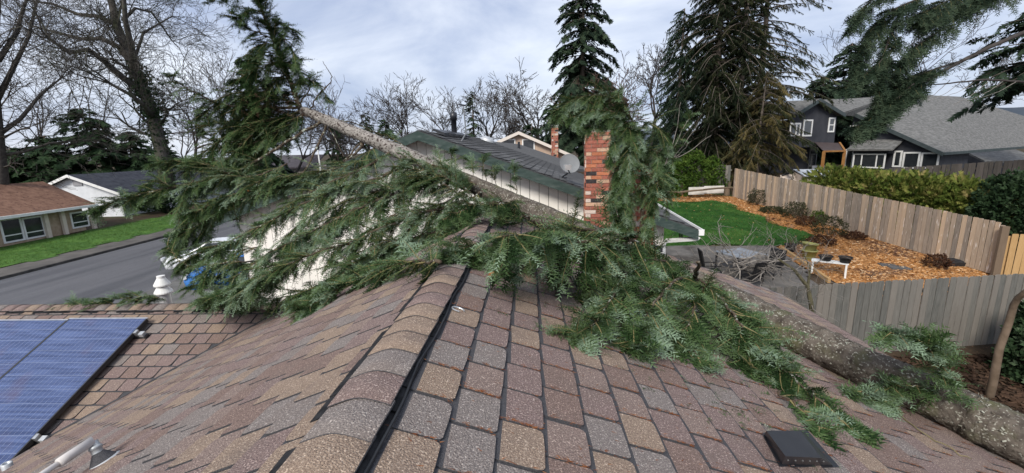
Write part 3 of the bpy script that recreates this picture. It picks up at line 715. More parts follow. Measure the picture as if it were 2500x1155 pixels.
q0, q1 = at(2440, 672, 13.2), at(2620, 676, 12.6); q0[2] += .0; q1[2] = q0[2]
fence('wooden_fence', 'short run of new yellow-orange planks at the right edge', q0 + np.array([.12, 0, 0]), q1, .17, 1.36, W_NEW, .02, seed=4, side=1)
b = MB(); p_ = at(2430, 668, 13.3); b.box((p_[0], p_[1], p_[2] + .75), .2, .1, 1.6, -.2); tag(b.build('fence_post', W_RAIL), 'thick brown post between the tan fence and the new yellow planks', 'post')
q0, q1 = at(2170, 411, 24), at(2560, 386, 22.0); q0[2] -= 1.95; q1[2] -= 1.95
fence('wooden_fence', 'dark brown plank fence above the hedge at the right edge', q0, q1, .18, 1.95, W_DARK, .0, seed=5, side=1, jit=.02)
q0, q1 = at(1700, 470, 28), at(1782, 478, 27.2); q0[2] = q1[2] = -3.0
fence('wooden_fence', 'short grey plank fence at the back of the lawn beside the big cedar', q0, q1, .16, 1.7, W_GREY, .01, seed=6)
q0, q1 = at(1800, 408, 44), at(1925, 410, 45); q0[2] = q1[2] = -2.0
fence('wooden_fence', 'distant dark plank fence behind the cedar trunks beside the dark house', q0, q1, .25, 1.9, W_DARK, .0, seed=7)
# split rail
rf = thing('rail_fence', 'low split-rail fence across the back of the lawn', 'fence', tuple(gh(1690, 480)))
for px in (1560, 1663, 1722, 1779):
    p = gh(px, 478 if px < 1700 else 474); MB().box(p + np.array([0, 0, .38]), .13, .1, .95 if px == 1663 else .75, .2).build('post', W_RAIL, rf)
for a_, b_ in (((1500, 473), (1663, 468)), ((1655, 470), (1726, 463)), ((1718, 463), (1788, 458))):
    p, q = at(*a_, 25.3), at(*b_, 25.6); MB().tube([p, (p + q) / 2 + np.array([0, 0, .02]), q], [.055, .06, .05], 6).build('rail', W_RAIL, rf)
for a_, w_, lab in (((1700, 466), .95, 'left weathered white board leaning behind the rail fence'), ((1743, 463), 1.2, 'right, longer weathered white board leaning behind the rail fence')):
    p = at(*a_, 25.9); tag(MB().box(p, w_, .05, .45, .02).build('white_board', mat('chalky_white', (.5, .48, .44), (.62, .6, .56), 4, bump=.4)), lab, 'board', 'white boards by the rail fence')
st = thing('stump_bench', 'low bench of logs and a plank in the lawn corner by the tan fence', 'bench', tuple(gh(1785, 478)))
for px in (1774, 1793):
    p = gh(px, 477); MB().lathe(p, [(.0, 0), (.17, 0), (.16, .42), (0, .43)], 12).build('log_leg', W_RAIL, st)
p = gh(1784, 477); MB().box(p + np.array([0, 0, .47]), .9, .3, .07, -.3).build('seat', W_RAIL, st)

# ================================================================== yard things
def bush(name, label, c, rx, rz, n, m, kind='leaf', ln=(.05, .1), tint=(.2, .8), group=None, twigs=True):
    t_ = thing(name, label, 'shrub', tuple(c), group); c = np.asarray(c, float)
    d_ = rdir(n, -.5, 1); rad = rng.uniform(.45, 1.0, n) ** .6 * (1 + .18 * np.sin(d_[:, 0] * 5 + c[0]) * np.sin(d_[:, 1] * 4 + d_[:, 2] * 5))
    O = c + np.array([0, 0, rz * .45]) + d_ * rad[:, None] * np.array([rx, rx, rz * .62]); O[:, 2] = np.maximum(O[:, 2], c[2] + .02)
    D = d_ + rng.normal(0, .5, (n, 3)); tn = rng.uniform(*tint, n) * (.55 + .45 * np.clip(d_[:, 2] + .3, 0, 1)) if False else rng.uniform(*tint, n)
    foliage('leaves', O, D, rdir(n), rng.uniform(*ln, n), tn, kind, m, t_)
    if twigs:
        b = MB()
        for i in range(9):
            a = i * .7; e_ = c + np.array([math.cos(a) * rx * .7, math.sin(a) * rx * .7, rz * .8]); b.tube([c, (c + e_) / 2 + np.array([0, 0, .03]), e_], [.012, .009, .004], 4)
        b.build('stems', W_RAIL, t_)
    return t_
for px, py, rx, rz, m, lab in ((1848, 502, .5, .85, BUSHB, 'rounded drab green shrub nearest the back corner of the tan fence'), (1885, 520, .55, .3, BUSHB, 'low spreading dark shrub between two rounded ones at the fence'),
                              (1941, 535, .55, .8, BUSHB, 'rounded drab green shrub halfway along the tan fence'), (1968, 552, .42, .42, BUSHR, 'low russet shrub in front of the halfway shrub'),
                              (2023, 577, .62, .85, BUSHB, 'largest rounded drab green shrub along the tan fence'), (1995, 548, .32, .6, BUSHG, 'small pale yellow-green shrub against the tan fence'),
                              (2005, 598, .45, .35, BUSHR, 'low russet shrub at the front of the bed by the lawn edge'), (2285, 655, .35, .45, BUSHR, 'thin bare russet shrub near the black tub'), (2085, 585, .4, .3, BUSHR, 'low straggly russet shrub right of the largest rounded shrub')):
    c = gh(px, py); bush('shrub', lab, c, rx, rz, 650 if rx > .45 else 400, m, ln=(.06, .13), tint=(.1, .95))
POTB = mat('black_pot_plastic', (.02, .02, .022), (.035, .034, .035), 9, .6); POTG = mat('olive_pot_plastic', (.30, .30, .10), (.38, .37, .14), 4, .6)
def pot(name, label, c, r, h_, m, tilt=0.0, soil=True, cat='plant pot', group=None):
    t_ = thing(name, label, cat, tuple(c), group); ax = tuple(unit([math.sin(tilt), 0, math.cos(tilt)]))
    MB().lathe(c, [(r * .7, 0), (r * .95, h_ * .86), (r * 1.05, h_ * .86), (r * 1.05, h_), (r * .93, h_), (r * .9, h_ * .8)], 20, axis=ax).build('wall', m, t_, True)
    if soil: MB().lathe(c, [(0, h_ * .8), (r * .92, h_ * .82)], 20, axis=ax).build('soil', GROUND, t_)
    return t_
c = gh(1928, 616); pt_ = pot('plant_pot', 'black pot with a bare twiggy plant at the lawn edge', c, .2, .33, POTB)
b = MB(); rr = random.Random(4)
for i in range(12):
    a = rr.uniform(0, 6.28); e_ = c + np.array([.22 * math.cos(a), .22 * math.sin(a), .3 + rr.uniform(.2, .5)]); b.tube([c + np.array([0, 0, .28]), (c + e_) / 2 + np.array([.02, 0, .2]), e_], [.006, .004, .002], 4)
b.build('bare_twigs', W_RAIL, pt_)
c = gh(1974, 634); pot('plant_pot', 'cracked olive green pot, the lower of the stacked pair', c, .25, .38, POTG)
pot('plant_pot', 'olive green pot tipped inside the other olive pot', c + np.array([.0, .06, .26]), .25, .36, POTG, .12)
# white bench with trays
bn = thing('bench', 'small white slatted bench holding two black planters at the bed edge', 'bench', tuple(gh(2010, 672)))
B1, B2, B3 = gh(1977, 668), gh(2052, 681), gh(1992, 650)
bx, by = unit(B2 - B1), None; ln_ = 1.0; by = unit(np.cross(UZ, bx)); bz = .45; zb = B1[2]
for i in range(4):
    c = B1 + bx * ln_ / 2 + by * (.05 + .095 * i); MB().box((c[0], c[1], zb + bz), ln_, .085, .03, math.atan2(bx[1], bx[0])).build('slat', WHITE, bn)
for i, j in ((0, 0), (1, 0), (0, 1), (1, 1)):
    c = B1 + bx * (.05 + i * (ln_ - .1)) + by * (.04 + .3 * j); MB().box((c[0], c[1], zb + bz / 2 - .02), .05, .05, bz, math.atan2(bx[1], bx[0])).build('leg', WHITE, bn)
for i, lab in ((.36, 'left black planter of soil on the white bench'), (.86, 'right black planter of soil on the white bench')):
    c = B1 + bx * i * 1.05 + by * .2; c[2] = zb + bz + .016; pot('planter', lab, c, .2 if i < .5 else .19, .17 if i < .5 else .2, POTB, cat='planter')
c = gh(2315, 648); tb_ = thing('tub', 'flat black rectangular tub against the tan fence', 'tub', tuple(c))
MB().hexa([c + np.array(q) for q in ((-.35, -.2, 0), (.35, -.25, 0), (.38, .2, 0), (-.3, .2, 0), (-.38, -.23, .16), (.4, -.28, .16), (.42, .23, .16), (-.33, .23, .16))]).build('basin', POTB, tb_)
MB().hexa([c + np.array(q) for q in ((-.33, -.18, .161), (.35, -.23, .161), (.37, .18, .161), (-.28, .18, .161), (-.2, -.1, .24), (.22, -.14, .24), (.24, .1, .24), (-.18, .1, .24))]).build('lid', POTB, tb_)
for px, py, s_, lab in ((2165, 650, .3, 'flat grey stone paver lying on the orange chips'), (2192, 657, .34, 'slanted grey slab overlapping the paver on the chips')):
    c = gh(px, py); o = MB().hexa([c + np.array(q) * s_ for q in ((-1, -.5, .0), (1, -.7, 0), (1.1, .5, 0), (-.8, .6, 0), (-.9, -.45, .22), (.9, -.6, .16), (1, .4, .2), (-.7, .5, .3))]).build('paver', mat('slate_stone', (.07, .07, .07), (.12, .115, .11), 6, bump=.4)); tag(o, lab, 'paver')
edge = MB(); e0, e1_ = gh(1905, 612), gh(2020, 692)
edge.hexa([e0 + np.array([0, 0, 0]), e1_, e1_ + np.array([.1, 0, 0]), e0 + np.array([.1, 0, 0]), e0 + np.array([0, 0, .16]), e1_ + np.array([0, 0, .16]), e1_ + np.array([.1, 0, .16]), e0 + np.array([.1, 0, .16])])
tag(edge.build('edging_timber', W_NEW), 'orange timber edging between the patio and the mulch bed', 'edging')
# patio table, chairs, brush pile
PT = thing('patio_table', 'square patio table with grey glass top under the heap of twigs', 'table', tuple(gh(1805, 672)))
tc_ = gh(1805, 668); zt2 = tc_[2] + .72
MB().box((tc_[0], tc_[1], zt2), 1.15, 1.15, .03, .35).build('tabletop', mat('rippled_glass', (.22, .25, .29), (.32, .35, .39), 9, .2, spec=.6), PT)
for a in range(4):
    t2 = .35 + math.pi / 4 + a * math.pi / 2; c = tc_ + np.array([.74 * math.cos(t2), .74 * math.sin(t2), .36]); MB().box(c, .05, .05, .72, .35).build('leg', BLACKMETAL, PT)
def chair(label, c, rz, back=.55, tilt=.25):
    t_ = thing('patio_chair', label, 'chair', tuple(c), 'patio chairs'); M0 = Matrix.Rotation(rz, 3, 'Z'); V3 = lambda x, y, z: np.array(M0 @ Vector((x, y, z))) + c
    MB().hexa([V3(-.25, -.25, .4), V3(.25, -.25, .4), V3(.25, .25, .4), V3(-.25, .25, .4), V3(-.25, -.25, .44), V3(.25, -.25, .44), V3(.25, .25, .44), V3(-.25, .25, .44)]).build('seat', BLACK, t_)
    MB().hexa([V3(-.25, .22, .45), V3(.25, .22, .45), V3(.25, .26, .45), V3(-.25, .26, .45), V3(-.25, .22 + tilt * back, .45 + back), V3(.25, .22 + tilt * back, .45 + back), V3(.25, .26 + tilt * back, .45 + back), V3(-.25, .26 + tilt * back, .45 + back)]).build('backrest', BLACK, t_)
    for x in (-.22, .22):
        for y in (-.22, .22): MB().tube([V3(x, y, 0), V3(x, y, .4)], .018, 6).build('leg', BLACK, t_)
        MB().tube([V3(x * 1.1, -.22, .62), V3(x * 1.1, .24, .62)], .02, 6).build('armrest', BLACK, t_)
chair('black patio chair with its back to the white house, left of the table', gh(1735, 690), R(80), .65); chair('black slatted patio chair in front of the table under twigs', gh(1830, 705), R(200), .5)
chair('dark patio chair right of the table beside the bed edging', gh(1880, 680), R(-60), .5)

# ================================================================== neighbouring white house
WHITEW = mat('cream_siding', (.78, .75, .69), (.84, .81, .76), 1.3, .8, detail=6, coord='pos', stretch=(1, 1, .35), rnd=.03, c4=(.70, .66, .60), s4=.9, t4=(.55, .8))
GREENT = mat('weathered_green_trim', (.036, .056, .051), (.060, .084, .077), 5, .8, detail=6, stretch=(1, 1, 3), c4=(.095, .115, .108), s4=6, t4=(.55, .75))
ROOFG = mat('grey_asphalt_shingle', (.075, .076, .078), (.125, .125, .126), 60, .95, bump=.4, rnd=.3)
ROOFGB = mat('grey_shingle_base', (.045, .046, .048), (.075, .075, .076), 20, .95, bump=.5, bscale=40)
nb_ = thing('neighbour_house', 'cream-sided house with green trim and grey roof behind the fallen trunk', 'house', (0, 12, -4.4))
T0 = np.array([3.98, 9.0, -1.77]); AP = np.array([-2.01, 9.7, .45])
wd = unit(np.array([AP[0] - T0[0], AP[1] - T0[1], 0])) ; HW = np.linalg.norm((AP - T0)[:2])      # left along the gable
ed = np.array([-wd[1], wd[0], 0]);  ed = ed if ed[1] > 0 else -ed                              # going back along the ridge
PN = (AP[2] - T0[2]) / HW; LEN = 7.2; HWL = 5.6
LE = AP + wd * HWL - UZ * PN * HWL
dR, dL = unit(-wd - UZ * PN), unit(wd - UZ * PN)
rs = MB().slab([AP, T0, T0 + ed * LEN, AP + ed * LEN], .10).build('roof_slope', ROOFGB, nb_)
rs2 = MB().slab([AP + ed * LEN, LE + ed * LEN, LE, AP], .10).build('roof_slope', ROOFGB, nb_)
# tabs of the near slope
kk = math.sqrt(1 + PN * PN); Nn = unit(np.cross(dR, ed)); Nn = Nn if Nn[2] > 0 else -Nn
tm = []
for q in range(3):
    w_, l_ = .30, .19; z0, z1 = .004, .016 + .004 * q
    V = [(0, -w_ / 2, z0), (l_, -w_ / 2, z1), (l_, w_ / 2, z1), (0, w_ / 2, z0), (l_, -w_ / 2, -.01), (l_, w_ / 2, -.01)]
    tm.append(npmesh('shingle', np.array(V), [[0, 1, 2, 3], [1, 4, 5, 2]], ROOFG))
cand = []
for i in range(int(HW * kk / .17)):
    for j in range(int(LEN / .308)):
        P = AP + dR * (.02 + i * .17) + ed * (.16 + j * .308 + .154 * (i % 2))
        if np.dot(P - AP, ed) > LEN - .1: continue
        q = proj(P); cand.append((-(abs(np.dot(Nn, unit(P))) / q[2] ** 2), i, j, P))
cand.sort(key=lambda c: c[0])
Mx = np.eye(4); Mx[:3, 0] = dR; Mx[:3, 1] = np.cross(Nn, dR); Mx[:3, 2] = Nn
rV, rF = [], []
for r_, (s_, i, j, P) in enumerate(cand):
    if r_ < 300:
        o = link('shingle', tm[(i * 7 + j * 3) % 3], rs); M = Mx.copy(); M[:3, 3] = P; o.matrix_basis = Matrix(M.tolist())
    else:
        b_ = len(rV) * 4; V = np.array([(0, -.15, .004), (.19, -.15, .016), (.19, .15, .016), (0, .15, .004)]) @ Mx[:3, :3].T + P; rV.append(V); rF.append([b_, b_ + 1, b_ + 2, b_ + 3])
if rV:
    o = link('shingle_field', npmesh('shingle_field', np.concatenate(rV), rF, ROOFG), rs); o['kind'] = 'stuff'
# lower rear wing of the roof
W1, W2, W3, W4 = at(1180, 343, 17.5), at(1268, 352, 19), at(1445, 414, 17), at(1300, 408, 15)
MB().slab([W1, W4, W3, W2], .1).build('rear_roof', ROOFG, nb_)
# gable wall of vertical boards, set back under the rake
wo_ = .42; base_z = -4.6
G0 = T0 + wd * .62 + ed * wo_
bw = .215; nbd = int((HW + HWL - 1.2) / bw)
for i in range(nbd):
    a0, a1 = .0 + i * bw, (i + 1) * bw - .012
    top = []
    for a in (a0, a1):
        dist = abs((a + .62) - HW) ; top.append(AP[2] - PN * dist - .09)
    p0, p1 = G0 + wd * a0, G0 + wd * a1; b = MB(); thk = -ed * .03
    P = [p0, p1]
    b.hexa([np.array([*(p1 + thk)[:2], base_z]), np.array([*(p0 + thk)[:2], base_z]), np.array([*p0[:2], base_z]), np.array([*p1[:2], base_z]),
            np.array([*(p1 + thk)[:2], top[1]]), np.array([*(p0 + thk)[:2], top[0]]), np.array([*p0[:2], top[0]]), np.array([*p1[:2], top[1]])])
    b.build('siding_board', WHITEW, nb_)
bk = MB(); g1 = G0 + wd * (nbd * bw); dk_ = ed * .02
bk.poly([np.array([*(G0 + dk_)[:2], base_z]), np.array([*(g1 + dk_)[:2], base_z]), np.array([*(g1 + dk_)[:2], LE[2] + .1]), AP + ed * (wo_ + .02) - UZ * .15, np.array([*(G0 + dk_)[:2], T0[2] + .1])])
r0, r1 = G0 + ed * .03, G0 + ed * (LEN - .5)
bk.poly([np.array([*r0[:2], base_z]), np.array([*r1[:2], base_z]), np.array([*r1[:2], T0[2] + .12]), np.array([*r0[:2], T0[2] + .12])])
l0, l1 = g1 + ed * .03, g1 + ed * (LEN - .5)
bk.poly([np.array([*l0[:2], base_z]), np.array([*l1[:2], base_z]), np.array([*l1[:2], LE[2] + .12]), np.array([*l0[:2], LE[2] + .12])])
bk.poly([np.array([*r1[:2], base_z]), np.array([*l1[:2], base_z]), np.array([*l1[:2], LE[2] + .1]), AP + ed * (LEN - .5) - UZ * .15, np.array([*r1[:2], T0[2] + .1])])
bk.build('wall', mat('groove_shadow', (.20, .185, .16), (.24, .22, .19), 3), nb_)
def rake_board(P, Q, hh, m, nm, off=0.0):
    b = MB(); f0 = -ed * (.035 + off); P, Q = P + UZ * .0, Q + UZ * .0
    b.hexa([P + f0 - UZ * hh, Q + f0 - UZ * hh, Q - UZ * hh, P - UZ * hh, P + f0 - UZ * .02, Q + f0 - UZ * .02, Q - UZ * .02, P - UZ * .02]); return b.build(nm, m, nb_)
rake_board(AP, T0, .22, GREENT, 'rake_board'); rake_board(AP, LE, .22, GREENT, 'rake_board')
soff = MB(); soff.slab([AP - UZ * .12, T0 - UZ * .12, T0 + ed * wo_ - UZ * .12, AP + ed * wo_ - UZ * .12], .015); soff.build('soffit', GREENT, nb_)
# gutter and downspout on the right eave
gt = MB(); gd = unit(-wd)
for (u0, u1, v0, v1) in ((0, .12, 0, .02), (.10, .12, .02, .12)):
    P = [T0 + gd * u0 - UZ * (.13 - v0), T0 + gd * u1 - UZ * (.13 - v0)]
    gt.hexa([P[0], P[1], P[1] + ed * LEN, P[0] + ed * LEN, P[0] + UZ * (v1 - v0), P[1] + UZ * (v1 - v0), P[1] + ed * LEN + UZ * (v1 - v0), P[0] + ed * LEN + UZ * (v1 - v0)])
gt.hexa([T0 - UZ * .13 - ed * .012, T0 + gd * .12 - UZ * .13 - ed * .012, T0 + gd * .12 - UZ * .13, T0 - UZ * .13, T0 - ed * .012 + UZ * 0, T0 + gd * .12 - ed * .012, T0 + gd * .12, T0])
gt.build('gutter', WHITE, nb_)
ds = [T0 + gd * .03 - UZ * .17 + ed * .05, T0 + gd * .0 - UZ * .21 + ed * .05, at(1626, 588, 9.25), at(1619, 600, 9.25), at(1618, 760, 9.25)]
MB().tube(ds, .05, 4).build('downspout', WHITE, nb_)
# chimney on the gable end
n1a, n1b = at(1430, 430, 8.55), at(1488, 430, 8.55)
chimney(nb_, 'chimney', n1a, -wd, ed, np.linalg.norm(n1b - n1a), .5, -4.5, at(1460, 316, 8.55)[2], .076, .21, 11)
# roof furniture
def nroof(px, py, up=0.0):
    r = ray(px, py); t = np.dot(AP + Nn * up, Nn) / np.dot(r, Nn); return r * t
fp = at(1109, 325, 12.3)
k_ = 12.3 / 1050
MB().lathe(fp, [(6.5 * k_, -4 * k_), (6.5 * k_, 30 * k_), (8 * k_, 30 * k_), (8.5 * k_, 47 * k_), (0, 47 * k_)], 14).build('flue_pipe', BLACKMETAL, nb_, True)
ms = nroof(1126, 346); top = at(1131, 258, ms[1] + .3); mid = at(1138, 325, ms[1] + .15)
MB().tube([ms, ms + (mid - ms) * .5 + UZ * .0, mid, top], [.02, .02, .018, .014], 8).build('mast', mat('dull_grey_mast', (.16, .17, .18), rough=.6), nb_)
for t_ in (.25, .38, .5, .62): 
    p = mid + (top - mid) * (1 - t_ * .9); MB().tube([p, p + np.array([.05, 0, 0])], .012, 6).build('mast_clip', BLACKMETAL, nb_)
MB().tube([top + np.array([-.1, 0, .03]), top + np.array([.06, 0, 0])], .02, 6).build('mast_head', BLACKMETAL, nb_)
rv = nroof(1190, 345, .02)
MB().lathe(rv, [(.26, 0), (.26, .05), (.2, .12), (.1, .16), (0, .17)], 18, axis=tuple(Nn)).build('turtle_vent', GALV, nb_, True)
for i in range(5):
    p = AP + ed * (.7 + i * .62) + dR * .12 + Nn * .05
    MB().hexa([p, p + dR * .3, p + dR * .3 + ed * .42, p + ed * .42, p + UZ * .06, p + dR * .3 + UZ * .06, p + dR * .3 + ed * .42 + UZ * .06, p + ed * .42 + UZ * .06]).build('ridge_vent', BLACKMETAL, nb_)
pv2 = at(1267, 366, 17.8); MB().tube([pv2 - UZ * .05, pv2 + UZ * .32], .05, 8).build('vent_pipe', BLACKMETAL, nb_)
# dish
dc = at(1391, 399, 9.55); ax = unit(np.array([.12, -.95, .42])); dish = thing('satellite_dish', 'grey satellite dish standing on the grey roof beside the brick chimney', 'satellite dish', tuple(nroof(1372, 434)))
k_ = 9.55 / 1050; prof = [(0, -.045)] + [(24 * k_ * q, -.045 * (1 - q * q)) for q in (.3, .55, .8, 1.0)] + [(24.6 * k_, .004)] + [(24 * k_ * q, -.055 * (1 - q * q) - .004) for q in (1.0, .6, .2)]
MB().lathe(dc, prof, 28, axis=tuple(ax)).build('reflector', mat('grey_dish', (.19, .20, .21), (.23, .24, .25), 3, .7), dish, True)
lnb = at(1385, 411, 9.2); ft = nroof(1372, 434)
MB().tube([dc - UZ * .22 + ax * .02, lnb], .014, 6).build('arm', BLACKMETAL, dish); MB().box(lnb + UZ * .02, .14, .1, .11, .2).build('receiver', GALV, dish)
MB().tube([dc - ax * .06, dc - ax * .08 - UZ * .16, ft + UZ * .01], .02, 8).build('mast', BLACKMETAL, dish); MB().tube([dc - ax * .08 - UZ * .1, ft + np.array([.13, .1, .06])], .012, 6).build('strut', BLACKMETAL, dish); MB().box(ft, .2, .16, .03, .2).build('foot', BLACKMETAL, dish)
# wind chime under the eave
wc = thing('wind_chime', 'dark wind chime hanging below the green eave', 'wind chime', tuple(at(1663, 575, 9.6)))
c = at(1663, 560, 9.6); MB().lathe(c, [(0, .02), (.05, .015), (.05, 0), (0, 0)], 12).build('top_disc', BLACKMETAL, wc); MB().tube([c, c + UZ * .14], .004, 4).build('cord', BLACKMETAL, wc)
for i in range(4):
    p = c + np.array([.035 * math.cos(i * 1.57), .035 * math.sin(i * 1.57), -.01]); MB().tube([p, p - UZ * (.18 + .03 * i)], .008, 6).build('tube', BLACKMETAL, wc)

# ================================================================== window helper
def window(parent, c, ex, w, h_, nrm, fw=.07, mull=(), trans=(), frame=WHITE, dep=.05):
    ex, nrm = unit(ex), unit(nrm); ez = UZ
    f = lambda x, z, o: c + ex * x + ez * z + nrm * o
    win = MB(); 
    def bar(x0, x1, z0, z1, o1=dep):
        win.hexa([f(x0, z0, o1), f(x1, z0, o1), f(x1, z0, 0), f(x0, z0, 0), f(x0, z1, o1), f(x1, z1, o1), f(x1, z1, 0), f(x0, z1, 0)])
    bar(-w / 2, w / 2, -h_ / 2, -h_ / 2 + fw); bar(-w / 2, w / 2, h_ / 2 - fw, h_ / 2)
    bar(-w / 2, -w / 2 + fw, -h_ / 2 + fw, h_ / 2 - fw); bar(w / 2 - fw, w / 2, -h_ / 2 + fw, h_ / 2 - fw)
    for m_ in mull: bar(m_ * w - fw * .4, m_ * w + fw * .4, -h_ / 2 + fw, h_ / 2 - fw, dep * .9)
    for t_ in trans: bar(-w / 2 + fw, w / 2 - fw, t_ * h_ - fw * .3, t_ * h_ + fw * .3, dep * .8)
    o = win.build('window', frame, parent)
    p = MB().poly([f(-w / 2 + fw * .5, -h_ / 2 + fw * .5, .015), f(w / 2 - fw * .5, -h_ / 2 + fw * .5, .015), f(w / 2 - fw * .5, h_ / 2 - fw * .5, .015), f(-w / 2 + fw * .5, h_ / 2 - fw * .5, .015)])
    p.build('pane', GLASS, o); return o

# ================================================================== dark two-storey house
DKW = mat('charcoal_siding', (.040, .042, .050), (.055, .057, .066), 2, .75); DKT = mat('slate_trim', (.05, .065, .068), (.07, .085, .088), 3, .7)
DKR = mat('weathered_grey_shingle', (.105, .105, .102), (.185, .184, .178), 3.0, .95, detail=9, stretch=(1, 1, 3), bump=.4, bscale=20, c3=(.10, .095, .09), s3=7, t3=(.55, .7))
dh = thing('dark_house', 'charcoal two-storey house with white windows behind the hedge', 'house', (25, 36, -2.2))
e2_ = unit(np.array([.86, .51, 0])); e1d = unit(np.array([-.51, .86, 0]))
Cc = at(2303, 372, 31.0); ZE = Cc[2]; GZ = -2.6
rp = lambda P, z: np.array([P[0], P[1], z])
Q_ = at(2078, 272, 37.5); R1_ = at(2188, 229, 43); R2_ = at(2345, 236, 46); E_ = at(2570, 352, 44.0); E3 = at(2575, 306, 50)
rf_ = MB()
rf_.poly([Cc, E_, R2_]); rf_.poly([Cc, R2_, R1_]); rf_.poly([Cc, R1_, Q_]); rf_.poly([E_, E3, R2_])
rfo = rf_.build('roof', DKR, dh)
RIN = unit(np.cross(E_ - Cc, R1_ - Cc)); RIN = RIN if RIN[2] > 0 else -RIN
# gable wall of the right block: along e1d from the corner
def wallp(pts, nm='wall', m=DKW, par=dh): return MB().poly(pts).build(nm, m, par)
inr = Cc + unit(Q_ - Cc) * 0; wc0 = Cc + unit(rp(Q_ - Cc, 0)) * .35 + e2_ * .3; wq = rp(Q_, 0) * np.array([1, 1, 0]) + UZ * Q_[2]
gdir = unit(np.array([Q_[0] - Cc[0], Q_[1] - Cc[1], 0])); gn = unit(np.array([gdir[1], -gdir[0], 0])); gn = gn if gn[1] < 0 else -gn
zr = lambda t: ZE + (Q_[2] - ZE) * t / np.linalg.norm((Q_ - Cc)[:2]) - .12
GL = np.linalg.norm((Q_ - Cc)[:2])
w0 = Cc + gdir * .3 - gn * .35; w9 = Cc + gdir * GL - gn * .35
wallp([rp(w0, GZ), rp(w9, GZ), rp(w9, zr(GL)), rp(w0, zr(.3))][::-1])
ew = w0 + e2_ * 16; wallp([rp(w0, GZ), rp(ew, GZ - .4), rp(ew, ZE - .1), rp(w0, ZE - .1)])
b = MB(); b.hexa([Cc + gn * .05 - UZ * .28, Q_ + gn * .05 - UZ * .28, Q_ - UZ * .28, Cc - UZ * .28, Cc + gn * .05 + UZ * .02, Q_ + gn * .05 + UZ * .02, Q_ + UZ * .02, Cc + UZ * .02]); b.build('rake_board', DKT, dh)
sw = unit(np.cross(E_ - Cc, UZ)); sw = sw if sw[1] < 0 else -sw
b = MB(); b.hexa([Cc - UZ * .2 + sw * .1, E_ - UZ * .2 + sw * .1, E_ - UZ * .2, Cc - UZ * .2, Cc + sw * .1, E_ + sw * .1, E_, Cc]); b.build('gutter', DKT, dh)
def on_gable(px, py):
    r = ray(px, py); n_ = gn; t_ = np.dot(w0, n_) / np.dot(r, n_); return r * t_
def win_g(x0, y0, x1, y1, **k):
    a, c_ = on_gable((x0 + x1) / 2, y0), on_gable((x0 + x1) / 2, y1); l_, r_ = on_gable(x0, (y0 + y1) / 2), on_gable(x1, (y0 + y1) / 2)
    return window(dh, (l_ + r_) / 2 * np.array([1, 1, 0]) + UZ * (a[2] + c_[2]) / 2, r_ - l_, np.linalg.norm((r_ - l_)[:2]), a[2] - c_[2], gn, .12, **k)
win_g(2204, 371, 2246, 412); win_g(2248, 372, 2293, 412); win_g(2181, 368, 2202, 408); win_g(2075, 306, 2105, 329, mull=(0,)); win_g(2063, 364, 2084, 412)
# bay window with its own little roof
bc = on_gable(2137, 392) + gn * .75; bl, br_ = on_gable(2092, 392), on_gable(2178, 392); bwid = np.linalg.norm((br_ - bl)[:2]); bd = unit(rp(br_ - bl, 0))
window(dh, bc, bd, bwid * .92, 1.15, gn, .1, mull=(-.22, .24)); 
b = MB()
for z0_, z1_ in ((-.95, -.58), (.585, .9)):
    p, q = bc - bd * bwid * .5 + UZ * z0_, bc + bd * bwid * .5 + UZ * z0_; b.hexa([p - gn * .02, q - gn * .02, q - gn * .78, p - gn * .78] + [v + UZ * (z1_ - z0_) for v in (p - gn * .02, q - gn * .02, q - gn * .78, p - gn * .78)])
b.build('bay', DKW, dh)
p, q = bc - bd * (bwid * .5 + .3) + UZ * .92 + gn * .35, bc + bd * (bwid * .5 + .5) + UZ * .92 + gn * .35
MB().slab([p, q, q - gn * 1.1 + UZ * .75, p - gn * 1.1 + UZ * .75], .12).build('bay_roof', DKR, dh)
# two-storey block
uL, uR = at(1926, 330, 32.0), at(2048, 330, 34.6); udir = unit(rp(uR - uL, 0)); un = unit(np.array([udir[1], -udir[0], 0])); un = un if un[1] < 0 else -un
def on_up(px, py):
    r = ray(px, py); t_ = np.dot(uL, un) / np.dot(r, un); return r * t_
ul, ur, ua = on_up(1930, 282), on_up(2044, 284), on_up(1988, 252)
zb2 = on_up(2046, 357)[2]
UB = 7.0
wallp([rp(ul, zb2), rp(ur, zb2), ur, ua, ul])
wallp([rp(ur, zb2), rp(ur - un * UB, zb2), ur - un * UB, ur])
lo0, lo1 = ul - un * 1.2, ur - un * 1.2
wallp([rp(lo0, GZ), rp(lo1, GZ), rp(lo1, zb2 + .05), rp(lo0, zb2 + .05)], m=DKW)
wallp([rp(ul, zb2), rp(ur, zb2), rp(ur - un * UB, zb2), rp(ul - un * UB, zb2)][::-1], 'soffit')
ov = .4; RA, RLx, RRx = on_up(1988, 243) + un * ov, on_up(1934, 276) + un * ov, on_up(2050, 279) + un * ov
RA = rp(RA, ua[2] + .28)
MB().slab([RA, RRx, RRx - un * (UB + 1), RA - un * (UB + 1)], .12).build('upper_roof', DKR, dh); MB().slab([RA, RA - un * (UB + 1), RLx - un * (UB + 1), RLx], .12).build('upper_roof', DKR, dh)
for a_, b_ in ((RA, RRx), (RA, RLx)):
    MB().hexa([a_ + un * .05 - UZ * .25, b_ + un * .05 - UZ * .25, b_ - UZ * .25, a_ - UZ * .25, a_ + un * .05 + UZ * .02, b_ + un * .05 + UZ * .02, b_ + UZ * .02, a_ + UZ * .02]).build('rake_board', DKT, dh)
pr_ = on_up(2150, 240) - un * 4
MB().slab([RA - un * 2.5 + UZ * .1, RRx - un * .4 + UZ * .05, at(2085, 281, 37), at(2190, 231, 43), at(2100, 240, 41)], .1).build('link_roof', DKR, dh)
